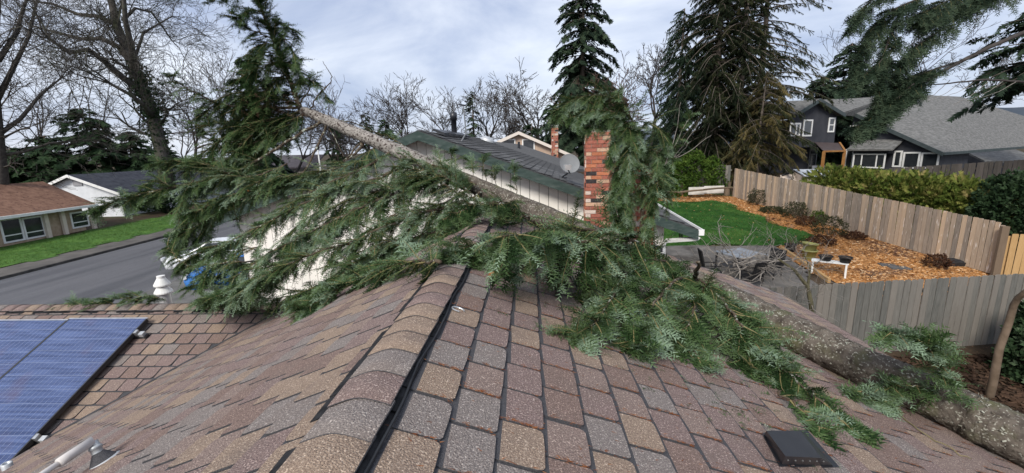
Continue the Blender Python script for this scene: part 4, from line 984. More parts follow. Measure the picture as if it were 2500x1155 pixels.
def win_u(x0, y0, x1, y1, **k):
    a, c_ = on_up((x0 + x1) / 2, y0), on_up((x0 + x1) / 2, y1); l_, r_ = on_up(x0, (y0 + y1) / 2), on_up(x1, (y0 + y1) / 2)
    return window(dh, (l_ + r_) / 2 * np.array([1, 1, 0]) + UZ * (a[2] + c_[2]) / 2, r_ - l_, np.linalg.norm((r_ - l_)[:2]), a[2] - c_[2], un, .11, **k)
win_u(2022, 287, 2037, 323, trans=(0,)); win_u(1960, 292, 1982, 333); win_u(1928, 300, 1953, 333, mull=(.1,))
# patio cover
PC = mat('cedar_beam', (.26, .12, .04), (.33, .17, .06), 4, .7); 
pcv = [on_up(1934, 370) + un * 2.2, on_up(1980, 369) + un * 2.3, on_up(2046, 349) + un * .1, on_up(1985, 347) + un * .1]
MB().slab(pcv, .06).build('porch_roof', mat('brown_metal_roof', (.06, .045, .045), (.085, .065, .06), 3, .5), dh)
MB().tube([pcv[1], pcv[2]], .09, 4).build('porch_beam', PC, dh); MB().tube([pcv[0], pcv[1]], .08, 4).build('porch_beam', PC, dh)
for c_ in (pcv[0], pcv[1]): MB().box((c_[0], c_[1], (c_[2] + GZ) / 2), .15, .15, c_[2] - GZ, .5).build('porch_post', PC, dh)
for i in range(2):
    c_ = at(1990 + i * 17, 402, 31.5); o_ = thing('patio_armchair', ('left' if i == 0 else 'right') + ' of two pale grey armchairs under the porch of the dark house', 'armchair', tuple(rp(c_, GZ)))
    MB().box(rp(c_, GZ + .55) + un * 0, .48, .12, .75, .5).build('backrest', mat('grey_cushion', (.25, .26, .3), (.3, .31, .35), 5), o_); MB().box(rp(c_, GZ + .35) - un * -.3, .48, .5, .15, .5).build('seat', MATS['grey_cushion'], o_)
    for s2 in (-.2, .2): MB().box(rp(c_, GZ + .14) + udir * s2, .06, .5, .28, .5).build('leg', BLACKMETAL, o_)
window(dh, rp(on_up(2022, 385), on_up(2022, 385)[2]) - un * 1.18, udir, 1.0, 2.0, un, .08, frame=mat('grey_door_frame', (.2, .2, .21), rough=.6))
sh = MB(); s0_, s1_, s2_, s3_ = at(2366, 374, 26), at(2480, 365, 28), at(2560, 395, 26), at(2405, 393, 24)
MB().slab([s0_, s3_, s2_, s1_], .1).build('shed_roof', DKR, dh); wallp([rp(s3_, -3), rp(s2_, -3), s2_ - UZ * .1, s3_ - UZ * .1]); wallp([rp(s0_, -3), rp(s3_, -3), s3_ - UZ * .1, s0_ - UZ * .1])
p = at(2247, 258, 40.5); MB().tube([p - UZ * .3, p + UZ * .3], .09, 8).build('vent_pipe', BLACKMETAL, dh); p = at(2237, 249, 41); MB().box(p, .6, .4, .25, .4).build('box_vent', BLACKMETAL, dh)
# garden shed roof peeping over the fence
gs = thing('garden_shed', 'small beige shed with pale blue-grey roof behind the tan fence', 'shed', tuple(at(1950, 440, 27)))
a0, a1, a2, a3 = at(1905, 428, 27), at(1968, 434, 25.5), at(2010, 415, 27.5), at(1935, 417, 28.5)
MB().slab([a3 + UZ * .1, at(1962, 432, 25.4) + UZ * .1, at(2035, 432, 26), at(2025, 413, 28)], .06).build('roof', mat('pale_shed_roof', (.42, .46, .52), (.5, .54, .6), 2, .4), gs)
MB().poly([rp(a0, -3.4), rp(a1, -3.4), a1, at(1936, 419, 27), a0]).build('wall', mat('beige_panel', (.5, .42, .36), (.56, .48, .42), 2), gs); MB().poly([rp(a1, -3.4), rp(at(2030, 434, 26.5), -3.4), at(2030, 434, 26.5), a1]).build('wall', MATS['beige_panel'], gs)
MB().tube([a0 + un * .1, at(1936, 419, 26.9) + un * .1 + UZ * .06], .06, 5).build('trim', BLACK, gs); MB().tube([a1, at(2030, 434, 26.4)], .06, 5).build('gutter', BLACK, gs)

# ================================================================== houses across the street
BRR = mat('brown_shingle', (.15, .085, .06), (.24, .14, .10), 2.5, .95, detail=9, bump=.5, bscale=14, c3=(.09, .05, .04), s3=6, t3=(.55, .7))
STN = mat('tan_stone_wall', (.33, .25, .17), (.42, .33, .24), 4, .9, detail=6, bump=.4); WHT = mat('white_siding_far', (.62, .64, .67), (.7, .72, .75), 2, .8); NAVY = mat('blue_black_shingle', (.035, .038, .05), (.06, .065, .08), 2.5, .95, detail=9, bump=.4, bscale=14)
bh = thing('brown_roof_house', 'low house with brown roof, white windows and tan walls at left edge', 'house', (-38, 32, -5.9))
XE = -34.9; XF = -35.6
E0 = atx(235, 498, XE); ze = E0[2]; yE = E0[1]; r0_ = atx(0, 528, XE); y0_ = 12.0
rg = atx(105, 443, -39.6); zr_, yr = rg[2], rg[1]
MB().slab([(XE, y0_, ze), (XE, yE, ze), (-39.6, yr, zr_), (-39.6, y0_, zr_)][::-1], .15).build('roof', BRR, bh)
MB().slab([(XE, yE, ze), (-44.5, yE, ze), (-39.6, yr, zr_)][::-1], .15).build('roof', BRR, bh)
MB().slab([(-39.6, y0_, zr_), (-39.6, yr, zr_), (-44.5, yE, ze), (-44.5, y0_, ze)][::-1], .15).build('roof', BRR, bh)
MB().box((XE + .08, (y0_ + yE) / 2, ze - .1), .14, yE - y0_, .2).build('gutter', WHITE, bh)
MB().hexa([(-44, y0_ + .3, -6.2), (XF, y0_ + .3, -6.2), (XF, yE - .6, -6.2), (-44, yE - .6, -6.2), (-44, y0_ + .3, ze - .1), (XF, y0_ + .3, ze - .1), (XF, yE - .6, ze - .1), (-44, yE - .6, ze - .1)]).build('wall', STN, bh)
def win_x(par, x0, y0, x1, y1, X, **k):
    a, c_ = atx((x0 + x1) / 2, y0, X), atx((x0 + x1) / 2, y1, X); l_, r_ = atx(x0, (y0 + y1) / 2, X), atx(x1, (y0 + y1) / 2, X)
    return window(par, np.array([X, (l_[1] + r_[1]) / 2, (a[2] + c_[2]) / 2]), (0, 1, 0), r_[1] - l_[1], a[2] - c_[2], (1, 0, 0), .12, **k)
win_x(bh, 1, 532, 56, 592, XF, trans=(-.2,)); win_x(bh, 56, 528, 108, 582, XF, trans=(-.2,)); win_x(bh, 172, 516, 216, 556, XF, trans=(-.15,))
for px in (112, 155, 228):
    p = atx(px, 540, XF + .15); MB().box((XF + .15, p[1], (ze - 5.9) / 2 - .05), .2, .28, ze + 5.9 - .1).build('pilaster', mat('cream_post', (.6, .53, .44), (.68, .6, .5), 3), bh)
wh = thing('white_house', 'white gabled house with blue-black roof beyond the brown-roofed house', 'house', (-36, 46, -5.8))
YG = 42.5
ga, gr, gl = at(163, 427, YG), at(292, 472, YG), at(118, 452, YG); gl = np.array([2 * ga[0] - gr[0], YG, gr[2]])
LG = 17
gw = MB(); gw.poly([(gl[0] + .4, YG + .5, -6), (gr[0] - .4, YG + .5, -6), (gr[0] - .4, YG + .5, gr[2] - .05), (ga[0], YG + .5, ga[2] - .2), (gl[0] + .4, YG + .5, gl[2] - .05)]); gw.poly([(gr[0] - .4, YG + .5, -6), (gr[0] - .4, YG + LG, -6), (gr[0] - .4, YG + LG, gr[2] - .05), (gr[0] - .4, YG + .5, gr[2] - .05)])
gw.build('wall', WHT, wh)
yv = np.array([0, LG, 0.])
MB().slab([ga, gr, gr + yv, ga + yv], .15).build('roof', NAVY, wh); MB().slab([ga, ga + yv, gl + yv, gl], .15).build('roof', NAVY, wh)
for a_, b_ in ((ga, gr), (ga, gl)): MB().hexa([a_ - np.array([0, .06, .25]), b_ - np.array([0, .06, .25]), b_ - UZ * .25, a_ - UZ * .25, a_ - np.array([0, .06, -.02]), b_ - np.array([0, .06, -.02]), b_ + UZ * .02, a_ + UZ * .02]).build('rake_board', WHITE, wh)
p = at(178, 447, YG); MB().box((p[0], YG + .47, p[2]), .9, .1, .6).build('gable_vent', mat('grey_louvre', (.3, .3, .32), rough=.7), wh)
win_x(wh, 330, 470, 372, 505, gr[0] - .38, mull=(0,))
gh_ = thing('white_garage_house', 'white-walled house with dark roof farther up the street', 'house', (-36, 64, -5.5))
YG2 = 60; h0, h1 = at(500, 452, YG2), at(650, 447, YG2); hz = gh(600, 500)[2]
MB().hexa([(h0[0], YG2, -6), (h1[0], YG2, -6), (h1[0], YG2 + 9, -6), (h0[0], YG2 + 9, -6), (h0[0], YG2, h0[2]), (h1[0], YG2, h0[2]), (h1[0], YG2 + 9, h0[2]), (h0[0], YG2 + 9, h0[2])]).build('wall', WHT, gh_)
rz_ = at(575, 408, YG2 + 5)[2]
MB().slab([(h0[0] - .5, YG2 - .5, h0[2]), (h1[0] + .5, YG2 - .5, h0[2]), (h1[0] + .5, YG2 + 5, rz_), (h0[0] - .5, YG2 + 5, rz_)], .2).build('roof', NAVY, gh_); MB().slab([(h0[0] - .5, YG2 + 5, rz_), (h1[0] + .5, YG2 + 5, rz_), (h1[0] + .5, YG2 + 10, h0[2]), (h0[0] - .5, YG2 + 10, h0[2])], .2).build('roof', NAVY, gh_)
MB().box(((h0[0] + h1[0]) / 2, YG2 - .55, h0[2] - .1), h1[0] - h0[0] + 1, .12, .22).build('gutter', WHITE, gh_)
fh = thing('far_grey_house', 'small grey-roofed house glimpsed under the trunk by the lamp post', 'house', (-28, 74, -5))
h0, h1 = at(640, 410, 70), at(760, 408, 70); MB().hexa([(h0[0], 70, -6), (h1[0], 70, -6), (h1[0], 78, -6), (h0[0], 78, -6), (h0[0], 70, h0[2]), (h1[0], 70, h0[2]), (h1[0], 78, h0[2]), (h0[0], 78, h0[2])]).build('wall', mat('beige_wall', (.4, .35, .3), (.46, .41, .36), 2), fh)
MB().slab([(h0[0] - .6, 69.4, h0[2]), (h1[0] + .6, 69.4, h0[2]), (h1[0] + .6, 74, h0[2] + 1.9), (h0[0] - .6, 74, h0[2] + 1.9)], .2).build('roof', mat('plum_grey_shingle', (.09, .08, .09), (.13, .12, .13), 3), fh)
# beige house with brick chimney beyond the neighbour
be = thing('beige_house', 'beige gabled house with slim brick chimney beyond the grey roof', 'house', (1, 40, -3)); YB = 38
BEI = mat('beige_siding', (.42, .31, .24), (.48, .37, .29), 2, .8); ba, bl_, brr = at(1266, 322, YB), at(1213, 346, YB), at(1400, 380, YB)
MB().poly([(bl_[0] + .3, YB + .4, -4), (brr[0], YB + .4, -4), (brr[0], YB + .4, brr[2] - .1), (ba[0], YB + .4, ba[2] - .15), (bl_[0] + .3, YB + .4, bl_[2] - .1)]).build('wall', BEI, be)
yv = np.array([0, 10., 0])
MB().slab([ba, brr, brr + yv, ba + yv], .15).build('roof', ROOFG, be); MB().slab([ba, ba + yv, bl_ + yv, bl_], .15).build('roof', ROOFG, be)
for a_, b_ in ((ba, brr), (ba, bl_)): MB().hexa([a_ - np.array([0, .06, .22]), b_ - np.array([0, .06, .22]), b_ - UZ * .22, a_ - UZ * .22, a_ - np.array([0, .06, -.05]), b_ - np.array([0, .06, -.05]), b_ + UZ * .05, a_ + UZ * .05]).build('rake_board', mat('cream_trim', (.66, .6, .54), rough=.7), be)
for px in (1243, 1290):
    c_ = at(px, 353, YB + .38); window(be, c_, (1, 0, 0), 1.1, .95, (0, -1, 0), .1)
chimney(be, 'chimney', at(1347, 350, YB - .3), np.array([1, 0, 0]), np.array([0, 1, 0]), .55, .55, at(1355, 376, YB)[2] - 1.0, at(1355, 308, YB)[2], .16, .28, 8)
p = at(1355, 307, YB - .05); MB().box(p, .65, .65, .1).build('chimney_crown', WHITE, be)
# lamp post
lp = thing('lamp_post', 'white street lamp post under the fallen trunk', 'lamp post', tuple(at(787, 430, 48)))
l0, l1 = at(786, 440, 48), at(776, 366, 48); MB().tube([l0 - UZ * 4, l0, l1], [.09, .09, .07], 8).build('pole', WHITE, lp); MB().lathe(l1, [(.05, 0), (.17, .06), (.2, .3), (.28, .32), (.0, .5)], 12).build('lantern', BLACKMETAL, lp, True)
# utility pole / tree stem at the left edge comes with the trees

# ================================================================== cars in the driveway
def car(name, label, c, rz, Lc, Wc, Hc, paint, hood=.28):
    t_ = thing(name, label, 'car', tuple(c)); M0 = Matrix.Rotation(rz, 3, 'Z'); V3 = lambda x, y, z: tuple(np.array(M0 @ Vector((x, y, z))) + c)
    st = [(-.5, .52, .60, .78), (-.47, .30, .70, .94), (-.3, .26, .76, 1.0), (-.24, .26, .78, 1.0), (.0, .26, .80, 1.0), (.3, .26, .82, 1.0), (.46, .3, .8, .96), (.5, .5, .74, .85)]
    b = MB(); n = len(st); vid = []
    for x, z0, z1, w in st:
        row = []
        for yy, zz in ((-1, z0), (-1.0, (z0 + z1) / 2), (-.9, z1), (0, z1 + .035), (.9, z1), (1.0, (z0 + z1) / 2), (1, z0)):
            row.append(len(b.v)); b.v.append(V3(x * Lc, yy * w * Wc / 2, zz * Hc * .86))
        vid.append(row)
    for i in range(n - 1):
        for k in range(6): b.f.append([vid[i][k], vid[i][k + 1], vid[i + 1][k + 1], vid[i + 1][k]]); b.m.append(0)
        b.f.append([vid[i][0], vid[i + 1][0], vid[i + 1][6], vid[i][6]]); b.m.append(0)
    b.f.append(vid[0]); b.m.append(0); b.f.append(vid[-1][::-1]); b.m.append(0)
    body = b.build('body', paint, t_, True)
    x0, x1, x2, x3 = (-.5 + hood) * Lc, (-.5 + hood + .16) * Lc, .3 * Lc, .46 * Lc; zb_, zt = .70 * Hc, Hc
    b = MB(); b.hexa([V3(x0, -.42 * Wc, zb_), V3(x3, -.42 * Wc, zb_), V3(x3, .42 * Wc, zb_), V3(x0, .42 * Wc, zb_), V3(x1, -.35 * Wc, zt - .04), V3(x2, -.35 * Wc, zt - .04), V3(x2, .35 * Wc, zt - .04), V3(x1, .35 * Wc, zt - .04)]); b.build('windows', GLASS, t_)
    b = MB(); b.hexa([V3(x1 - .05, -.37 * Wc, zt - .05), V3(x2 + .05, -.37 * Wc, zt - .05), V3(x2 + .05, .37 * Wc, zt - .05), V3(x1 - .05, .37 * Wc, zt - .05), V3(x1, -.33 * Wc, zt), V3(x2, -.33 * Wc, zt), V3(x2, .33 * Wc, zt), V3(x1, .33 * Wc, zt)]); b.build('roof', paint, t_)
    for s_ in (-1, 1):
        b = MB(); b.tube([V3(x0 - .03, s_ * .425 * Wc, zb_ + .01), V3(x1, s_ * .355 * Wc, zt - .03)], .035, 5); b.tube([V3(x1, s_ * .355 * Wc, zt - .03), V3(x2, s_ * .355 * Wc, zt - .03), V3(x3, s_ * .425 * Wc, zb_)], .035, 5); b.build('roof_pillar', paint, t_)
        b = MB(); b.box(V3(-.485 * Lc, s_ * .36 * Wc, .58 * Hc), .16, .36, .13, rz); b.build('headlight', mat('headlight_lens', (.6, .62, .65), rough=.15, spec=.7), t_)
        b = MB(); b.box(V3(x0 + .25, s_ * .53 * Wc, .74 * Hc), .1, .16, .12, rz); b.build('mirror', paint, t_)
        for xx in (-.31, .3):
            w_ = MB(); cw = V3(xx * Lc, s_ * .46 * Wc, .33); w_.lathe(cw, [(.0, -.1), (.33, -.1), (.34, 0), (.33, .1), (0, .1)], 18, axis=tuple(M0 @ Vector((0, 1, 0)))); wo2 = w_.build('wheel', BLACK, t_)
            MB().lathe(cw, [(.0, -.112), (.2, -.108), (.2, .108), (0, .112)], 12, axis=tuple(M0 @ Vector((0, 1, 0)))).build('rim', ALU, wo2)
    b = MB(); b.box(V3(-.497 * Lc, 0, .46 * Hc), .06, .9, .16, rz); b.build('grille', BLACK, t_)
    return t_
c = gh(540, 655); car('parked_car', 'white car parked in the driveway behind the fir branches', np.array([c[0], c[1], float(g(c[0], c[1]))]), R(20), 4.5, 1.8, 1.55, mat('white_car_paint', (.75, .77, .8), rough=.15, spec=.6))
c = np.array([-10.7, 17.0, 0]); c[2] = float(g(c[0], c[1])); car('parked_car', 'bright blue car half hidden behind the white roof vent', c, R(20), 4.2, 1.75, 1.5, mat('blue_car_paint', (.03, .16, .48), rough=.25, spec=.6))

# ================================================================== trees
BARK = mat('grey_oak_bark', (.050, .045, .040), (.095, .088, .078), 6, .95, detail=8, stretch=(1, 1, .3), bump=.7, bscale=18, c4=(.075, .085, .05), s4=1.2, t4=(.55, .7))
BARKD = mat('far_twig_bark', (.045, .040, .038), (.080, .070, .064), 2, .95)
BARKC = mat('cedar_bark', (.085, .070, .058), (.14, .118, .10), 5, .95, detail=8, stretch=(2, 2, .25), bump=.7, bscale=16)
BARKF = mat('lichened_fir_bark', (.050, .041, .034), (.150, .128, .106), 16, .95, .3, .7, 9, bump=1.0, bscale=34, c3=(.33, .32, .27), s3=62, t3=(.585, .68), c4=(.10, .098, .055), s4=5, t4=(.53, .68))
BARKP = mat('pale_flaky_bark', (.17, .155, .14), (.33, .305, .28), 14, .95, .3, .7, 9, bump=1.0, bscale=30, c3=(.06, .045, .04), s3=36, t3=(.52, .60), stretch=(1, 1, 1))
TWIG = mat('branch_bark', (.050, .038, .028), (.11, .085, .060), 20, .95, bump=.5, c3=(.34, .36, .30), s3=26, t3=(.58, .64))
TWIGG = mat('greenish_twig', (.16, .14, .06), (.24, .20, .10), 20, .9)
DTW = mat('grey_dead_twig', (.16, .145, .13), (.26, .235, .21), 12, .9, bump=.3)
def norm(v):
    n = math.sqrt(v[0] ** 2 + v[1] ** 2 + v[2] ** 2) or 1; return (v[0] / n, v[1] / n, v[2] / n)
def grow(segs, rr, p, d, ln, r, lev, maxlev, wig, up, nb, ratio, ends):
    n = 3 if lev < 2 else 2
    for i in range(n):
        d = norm((d[0] + rr.gauss(0, wig), d[1] + rr.gauss(0, wig), d[2] + rr.gauss(0, wig) + up * (.5 if lev > 1 else .2)))
        q = (p[0] + d[0] * ln / n, p[1] + d[1] * ln / n, p[2] + d[2] * ln / n); r1 = r * .86
        segs.append((*p, *q, r, r1)); p, r = q, r1
        if lev < maxlev and lev > 0 and rr.random() < .75 and i < n - 1:
            a = norm((d[0] + rr.gauss(0, .62), d[1] + rr.gauss(0, .62), d[2] + rr.gauss(0, .5))); grow(segs, rr, p, a, ln * ratio * rr.uniform(.6, .95), r * .55, lev + 1, maxlev, wig, up, nb, ratio, ends)
    if lev >= maxlev: ends.append(p); return
    for k in range(nb[min(lev, len(nb) - 1)]):
        sp = .5 if lev == 0 else .48; a = norm((d[0] + rr.gauss(0, sp), d[1] + rr.gauss(0, sp), d[2] + rr.gauss(0, sp * .7)))
        grow(segs, rr, p, a, ln * ratio * rr.uniform(.75, 1.15), r * rr.uniform(.6, .82), lev + 1, maxlev, wig, up, nb, ratio, ends)
def bare_tree(label, base, h, r, seed, levels=5, nb=(4, 3, 3, 2, 2), m=BARKD, d0=(0, 0, 1), trunk=.28, ratio=.72, wig=.16, up=.10, group=None, rmin=.0, name='bare_tree', n_main=6):
    rr = random.Random(seed); segs, ends = [], []
    t_ = thing(name, label, 'tree', tuple(base), group)
    grow(segs, rr, tuple(base), norm(d0), h * trunk, r, 0, levels, wig, up, nb, ratio, ends)
    S = np.array(segs); b = np.array(base)
    top = np.percentile(S[:, 5], 98.5) - b[2]; k = h / top; S[:, 0:6] = (S[:, 0:6] - np.tile(b, 2)) * k + np.tile(b, 2)
    S[:, 6:8] = np.maximum(S[:, 6:8] * 1.0, rmin)
    big = S[:, 6] > r * .38
    V, F = tubes_np(S[big], 7); link('trunk', npmesh('trunk', V, F, m if m is not BARKD else BARKD, smooth=True), t_)
    V, F = tubes_np(S[~big], 3); link('crown', npmesh('crown', V, F, m), t_)['kind'] = 'stuff'
    return t_
def conifer(label, base, h, rad, seed, m=FIRB, bark=BARKC, kind='frond', n_br=90, start=.1, droop=.25, dens=1.0, fl=(.5, 1.0), tr=.25, group=None, name='fir_tree', shape=.85, tint=(.1, .9), top=None, tint_h=0.0):
    rr = np.random.default_rng(seed); base = np.asarray(base, float); t_ = thing(name, label, 'tree', tuple(base), group)
    MB().tube([base, base + UZ * h * .5 + np.array([rr.normal(0, .1), 0, 0]), base + UZ * h], [tr, tr * .6, .03], 9).build('trunk', bark, t_, True)
    segs = []; O, D, U, Ln, tn = [], [], [], [], []
    for i in range(n_br):
        f = start + (1 - start) * (i + rr.uniform(0, 1)) / n_br; z = f * h
        rl = rad * ((1 - f) / (1 - start)) ** shape * rr.uniform(.55, 1.15) + .15; a = rr.uniform(0, 6.283)
        el = rr.uniform(-.1, .35) if f > .6 else rr.uniform(-.25, .2); dirv = np.array([math.cos(a), math.sin(a), el]); p = base + UZ * z; prev = p; n = 5
        bt = rr.normal(0, .12)
        for k in range(n):
            t1 = (k + 1) / n; q = p + dirv * rl * t1 - UZ * droop * rl * t1 * t1
            segs.append((*prev, *q, .035 * tr / .25 * (1 - k / n) + .008, .035 * tr / .25 * (1 - (k + 1) / n) + .006)); 
            m_ = max(1, int(dens * rl * 2.2 / n * (1.6 if k > 0 else .6)))
            for _ in range(m_):
                u = rr.uniform(0, 1); o = prev + (q - prev) * u; s_ = rr.choice([-1, 1]); fw = q - prev; fw = fw / np.linalg.norm(fw)
                sd = np.cross(fw, UZ); dd = fw * rr.uniform(.3, 1) + sd * s_ * rr.uniform(.2, 1.1) - UZ * rr.uniform(0, .5 if kind != 'drape' else .9)
                O.append(o); D.append(dd); U.append(UZ + rr.normal(0, .35, 3)); Ln.append(rr.uniform(*fl) * (.6 + .6 * min(1, rl / rad + .2))); tn.append(rr.uniform(*tint) + bt - tint_h * f)
            prev = q
    V, F = tubes_np(np.array(segs), 4); link('limbs', npmesh('limbs', V, F, bark), t_)['kind'] = 'stuff'
    foliage('crown', O, D, U, Ln, tn, kind, m, t_)['kind'] = 'stuff'; return t_

# ---- distant bare trees along the skyline
def gb(px, Y, py=430):
    p = at(px, py, Y); return np.array([p[0], Y, float(g(p[0], Y))])
def topz(px, py, Y): return at(px, py, Y)[2]
far = [(862, 207, 62, 'bare oak with two rounded heads just right of the broken trunk top'), (926, 243, 75, 'smaller bare oak between two taller ones left of the gable'), (990, 190, 66, 'tallest bare oak left of the dark flue pipe'), (1068, 230, 68, 'bare oak directly behind the dark flue pipe'),
       (1203, 214, 66, 'slender bare tree right of the small dark fir'), (1240, 252, 72, 'low bare tree above the beige house roof'), (1278, 262, 76, 'low bare tree left of the big tall fir'), (815, 265, 70, 'low bare tree behind the pale trunk'), (1325, 190, 58, 'broad hazy bare tree left of the tall fir')]
for i, (px, py, Y, lab) in enumerate(far):
    b_ = gb(px, Y); bare_tree(lab, b_, topz(px, py, Y) - b_[2], .30 + .02 * (i % 3), 40 + i, 6 if i != 4 else 6, (4, 3, 2, 2, 2, 2), BARKD, ratio=.74, wig=.11, up=.10 if i not in (4,) else .30, rmin=.024, group='bare trees on the skyline', trunk=.3)
for i, (px, py, Y, lab) in enumerate(((1580, 95, 48, 'tall bare tree between the tall fir and the big cedars'), (1530, 140, 52, 'twiggy bare tree right behind the tall fir'), (1445, 200, 44, 'low reddish bare thicket at the foot of the tall fir'), (2235, 60, 62, 'bare tree behind the grey roof under the hanging fir limb'), (2310, 100, 66, 'thin bare tree behind the ridge of the dark house'))):
    b_ = gb(px, Y); bare_tree(lab, b_, topz(px, py, Y) - b_[2], .26, 70 + i, 6, (4, 3, 2, 2, 2, 2), BARKD if i != 2 else mat('reddish_twigs', (.085, .05, .04), (.13, .085, .07), 2, .95), ratio=.72, wig=.17, up=.22, rmin=.022, trunk=.24)
# ---- big oak at left
ob = gh(402, 520); ob = np.array([*at(405, 430, 46)[:2], -5.6])
def limb_tree(label, base, mains, seed, m, name='oak_tree', levels=4, nb=(3, 3, 2, 2, 2)):
    """mains: list of (polyline3d, r0, r1)"""
    rr = random.Random(seed); t_ = thing(name, label, 'tree', tuple(base)); segs, ends = [], []; tk = MB()
    for pts, r0, r1 in mains:
        pts = [np.asarray(p, float) for p in pts]; n = len(pts); tk.tube(pts, [r0 + (r1 - r0) * i / (n - 1) for i in range(n)], 9)
        for i in range(1, n):
            for k in range(3 if i > 1 or r0 < .3 else 0):
                u = rr.random(); p = pts[i - 1] + (pts[i] - pts[i - 1]) * u; dd = unit(pts[i] - pts[i - 1]); L_ = np.linalg.norm(pts[i] - pts[i - 1])
                a = norm((dd[0] * .6 + rr.gauss(0, .7), dd[1] * .6 + rr.gauss(0, .7), dd[2] * .6 + rr.gauss(.15, .6)))
                grow(segs, rr, tuple(p), a, rr.uniform(1.4, 2.8), (r0 + (r1 - r0) * i / (n - 1)) * .32, 1, levels, .2, .06, nb, .72, ends)
        dd = unit(pts[-1] - pts[-2])
        for k in range(3): grow(segs, rr, tuple(pts[-1]), norm((dd[0] + rr.gauss(0, .5), dd[1] + rr.gauss(0, .5), dd[2] + rr.gauss(0, .4))), 2.2, r1 * .8, 1, levels, .2, .06, nb, .72, ends)
    tk.build('trunk', m, t_, True); S = np.array(segs); S[:, 6:8] = np.maximum(S[:, 6:8], .011)
    V, F = tubes_np(S, 3); link('crown', npmesh('crown', V, F, m), t_)['kind'] = 'stuff'; return t_, ends
Yo = 40
A_ = lambda *ps, Y=Yo: [at(px, py, Y + dy) for px, py, dy in ps]
oak, ends = limb_tree('huge bare oak with ivy on its trunk behind the white gabled house', ob, [
    (A_((412, 470, 0), (395, 370, 0), (375, 290, 0), (350, 215, 0), (320, 150, 0), (285, 60, 0), (262, -40, 0), (250, -140, 1)), .62, .16),
    (A_((335, 190, 0), (322, 120, -1), (306, 50, -2), (300, -40, -3)), .3, .12),
    (A_((352, 225, 0), (300, 190, -1), (255, 150, -2), (215, 120, -3), (170, 130, -4), (120, 95, -5)), .3, .1),
    (A_((322, 155, 0), (290, 115, 1), (250, 95, 2), (200, 95, 3), (140, 80, 4), (70, 60, 5)), .26, .08),
    (A_((285, 60, 0), (240, 40, 1), (190, 35, 2), (130, 10, 3), (60, 0, 4)), .2, .07),
    (A_((375, 290, 0), (350, 255, -2), (320, 232, -3), (270, 205, -4)), .22, .1),
    (A_((300, 50, 0), (330, 20, 1), (370, 30, 2), (400, 70, 3), (420, 100, 3)), .14, .05),
    (A_((330, 140, 0), (350, 80, 1), (385, 60, 2), (420, 40, 3)), .13, .05)], 11, BARK, levels=5)
n = 1500; tt = rng.uniform(0, 1, n); pts = np.array(A_((412, 470, 0), (395, 370, 0), (378, 290, 0), (350, 215, 0), (330, 165, 0))); ii = np.minimum((tt * 4).astype(int), 3)
Oi = pts[ii] + (pts[ii + 1] - pts[ii]) * (tt * 4 - ii)[:, None] + rdir(n) * rng.uniform(.4, 1.5, n)[:, None] * np.where((tt > .38) & (tt < .85), 1.0, .55)[:, None]
foliage('ivy', Oi, rdir(n, -.6, .6), rdir(n), rng.uniform(.25, .5, n), rng.uniform(.1, .8, n), 'leaf', LAUREL, oak)
# left edge tree: mossy broad conifer / dense twigs
lt, _ = limb_tree('dense dim tree filling the top left corner, trunk at the photo edge', np.array([*at(5, 450, 34)[:2], -5.9]), [
    (A_((8, 560, 0), (5, 440, 0), (-5, 330, 0), (-15, 200, 0), (-10, 60, 0), (0, -80, 0), Y=34), .45, .14), (A_((-10, 250, 0), (30, 170, 1), (70, 90, 2), (90, 0, 3), Y=34), .2, .07), (A_((-5, 150, 0), (40, 80, 1), (60, 10, 2), (100, -60, 2), Y=34), .18, .06),
    (A_((-5, 330, 0), (50, 290, 1), (100, 230, 2), (150, 190, 3), Y=34), .18, .06), (A_((0, 380, 0), (60, 370, 1), (120, 350, 2), (170, 345, 3), Y=34), .14, .05)], 21, mat('dim_bark', (.05, .045, .042), (.085, .078, .07), 5, .95), 'dim_tree')
for i, (px, py, Y, lab) in enumerate(((140, 90, 62, 'bare tree behind the oak at upper left'), (220, 60, 66, 'bare tree right behind the left oak limbs'), (60, 40, 60, 'bare tree behind the top left corner tree'), (470, 150, 58, 'bare tree right of the big oak trunk'), (540, 130, 64, 'bare tree behind the broken fir top, nearer the oak'), (620, 130, 62, 'bare tree directly behind the broken fir top'), (450, 240, 70, 'small bare tree behind the oak trunk base'), (700, 240, 66, 'low bare tree behind the broken end of the fallen trunk'))):
    b_ = gb(px, Y); b_[2] = -5.5; bare_tree(lab, b_, topz(px, py, Y) - b_[2], .26, 90 + i, 5, (4, 3, 3, 2, 2), BARKD, ratio=.72, wig=.19, up=.12, rmin=.022, trunk=.24, group='bare trees behind the street houses')
# dark evergreens behind the left houses
for i, (px, py, Y, rad, lab) in enumerate(((235, 262, 56, 5.8, 'dark broad evergreen behind the white gabled house'), (130, 330, 54, 5.0, 'dark evergreen left of the broad one above the brown roof'), (330, 320, 58, 4.6, 'dark evergreen between the broad one and the oak trunk'), (40, 360, 52, 5.0, 'dark evergreen at the left edge above the brown roof'), (420, 360, 66, 4, 'dark evergreen partly behind the oak trunk base'), (640, 130, 60, 3.6, 'dark fir behind the broken fir top'))):
    b_ = gb(px, Y); b_[2] = -5.6; conifer(lab, b_, topz(px, py, Y) - b_[2], rad, 200 + i, LAUREL, n_br=110, dens=2.2, fl=(.9, 1.7), start=.03, droop=.2, shape=.55, name='evergreen_tree', tint=(.0, .7))
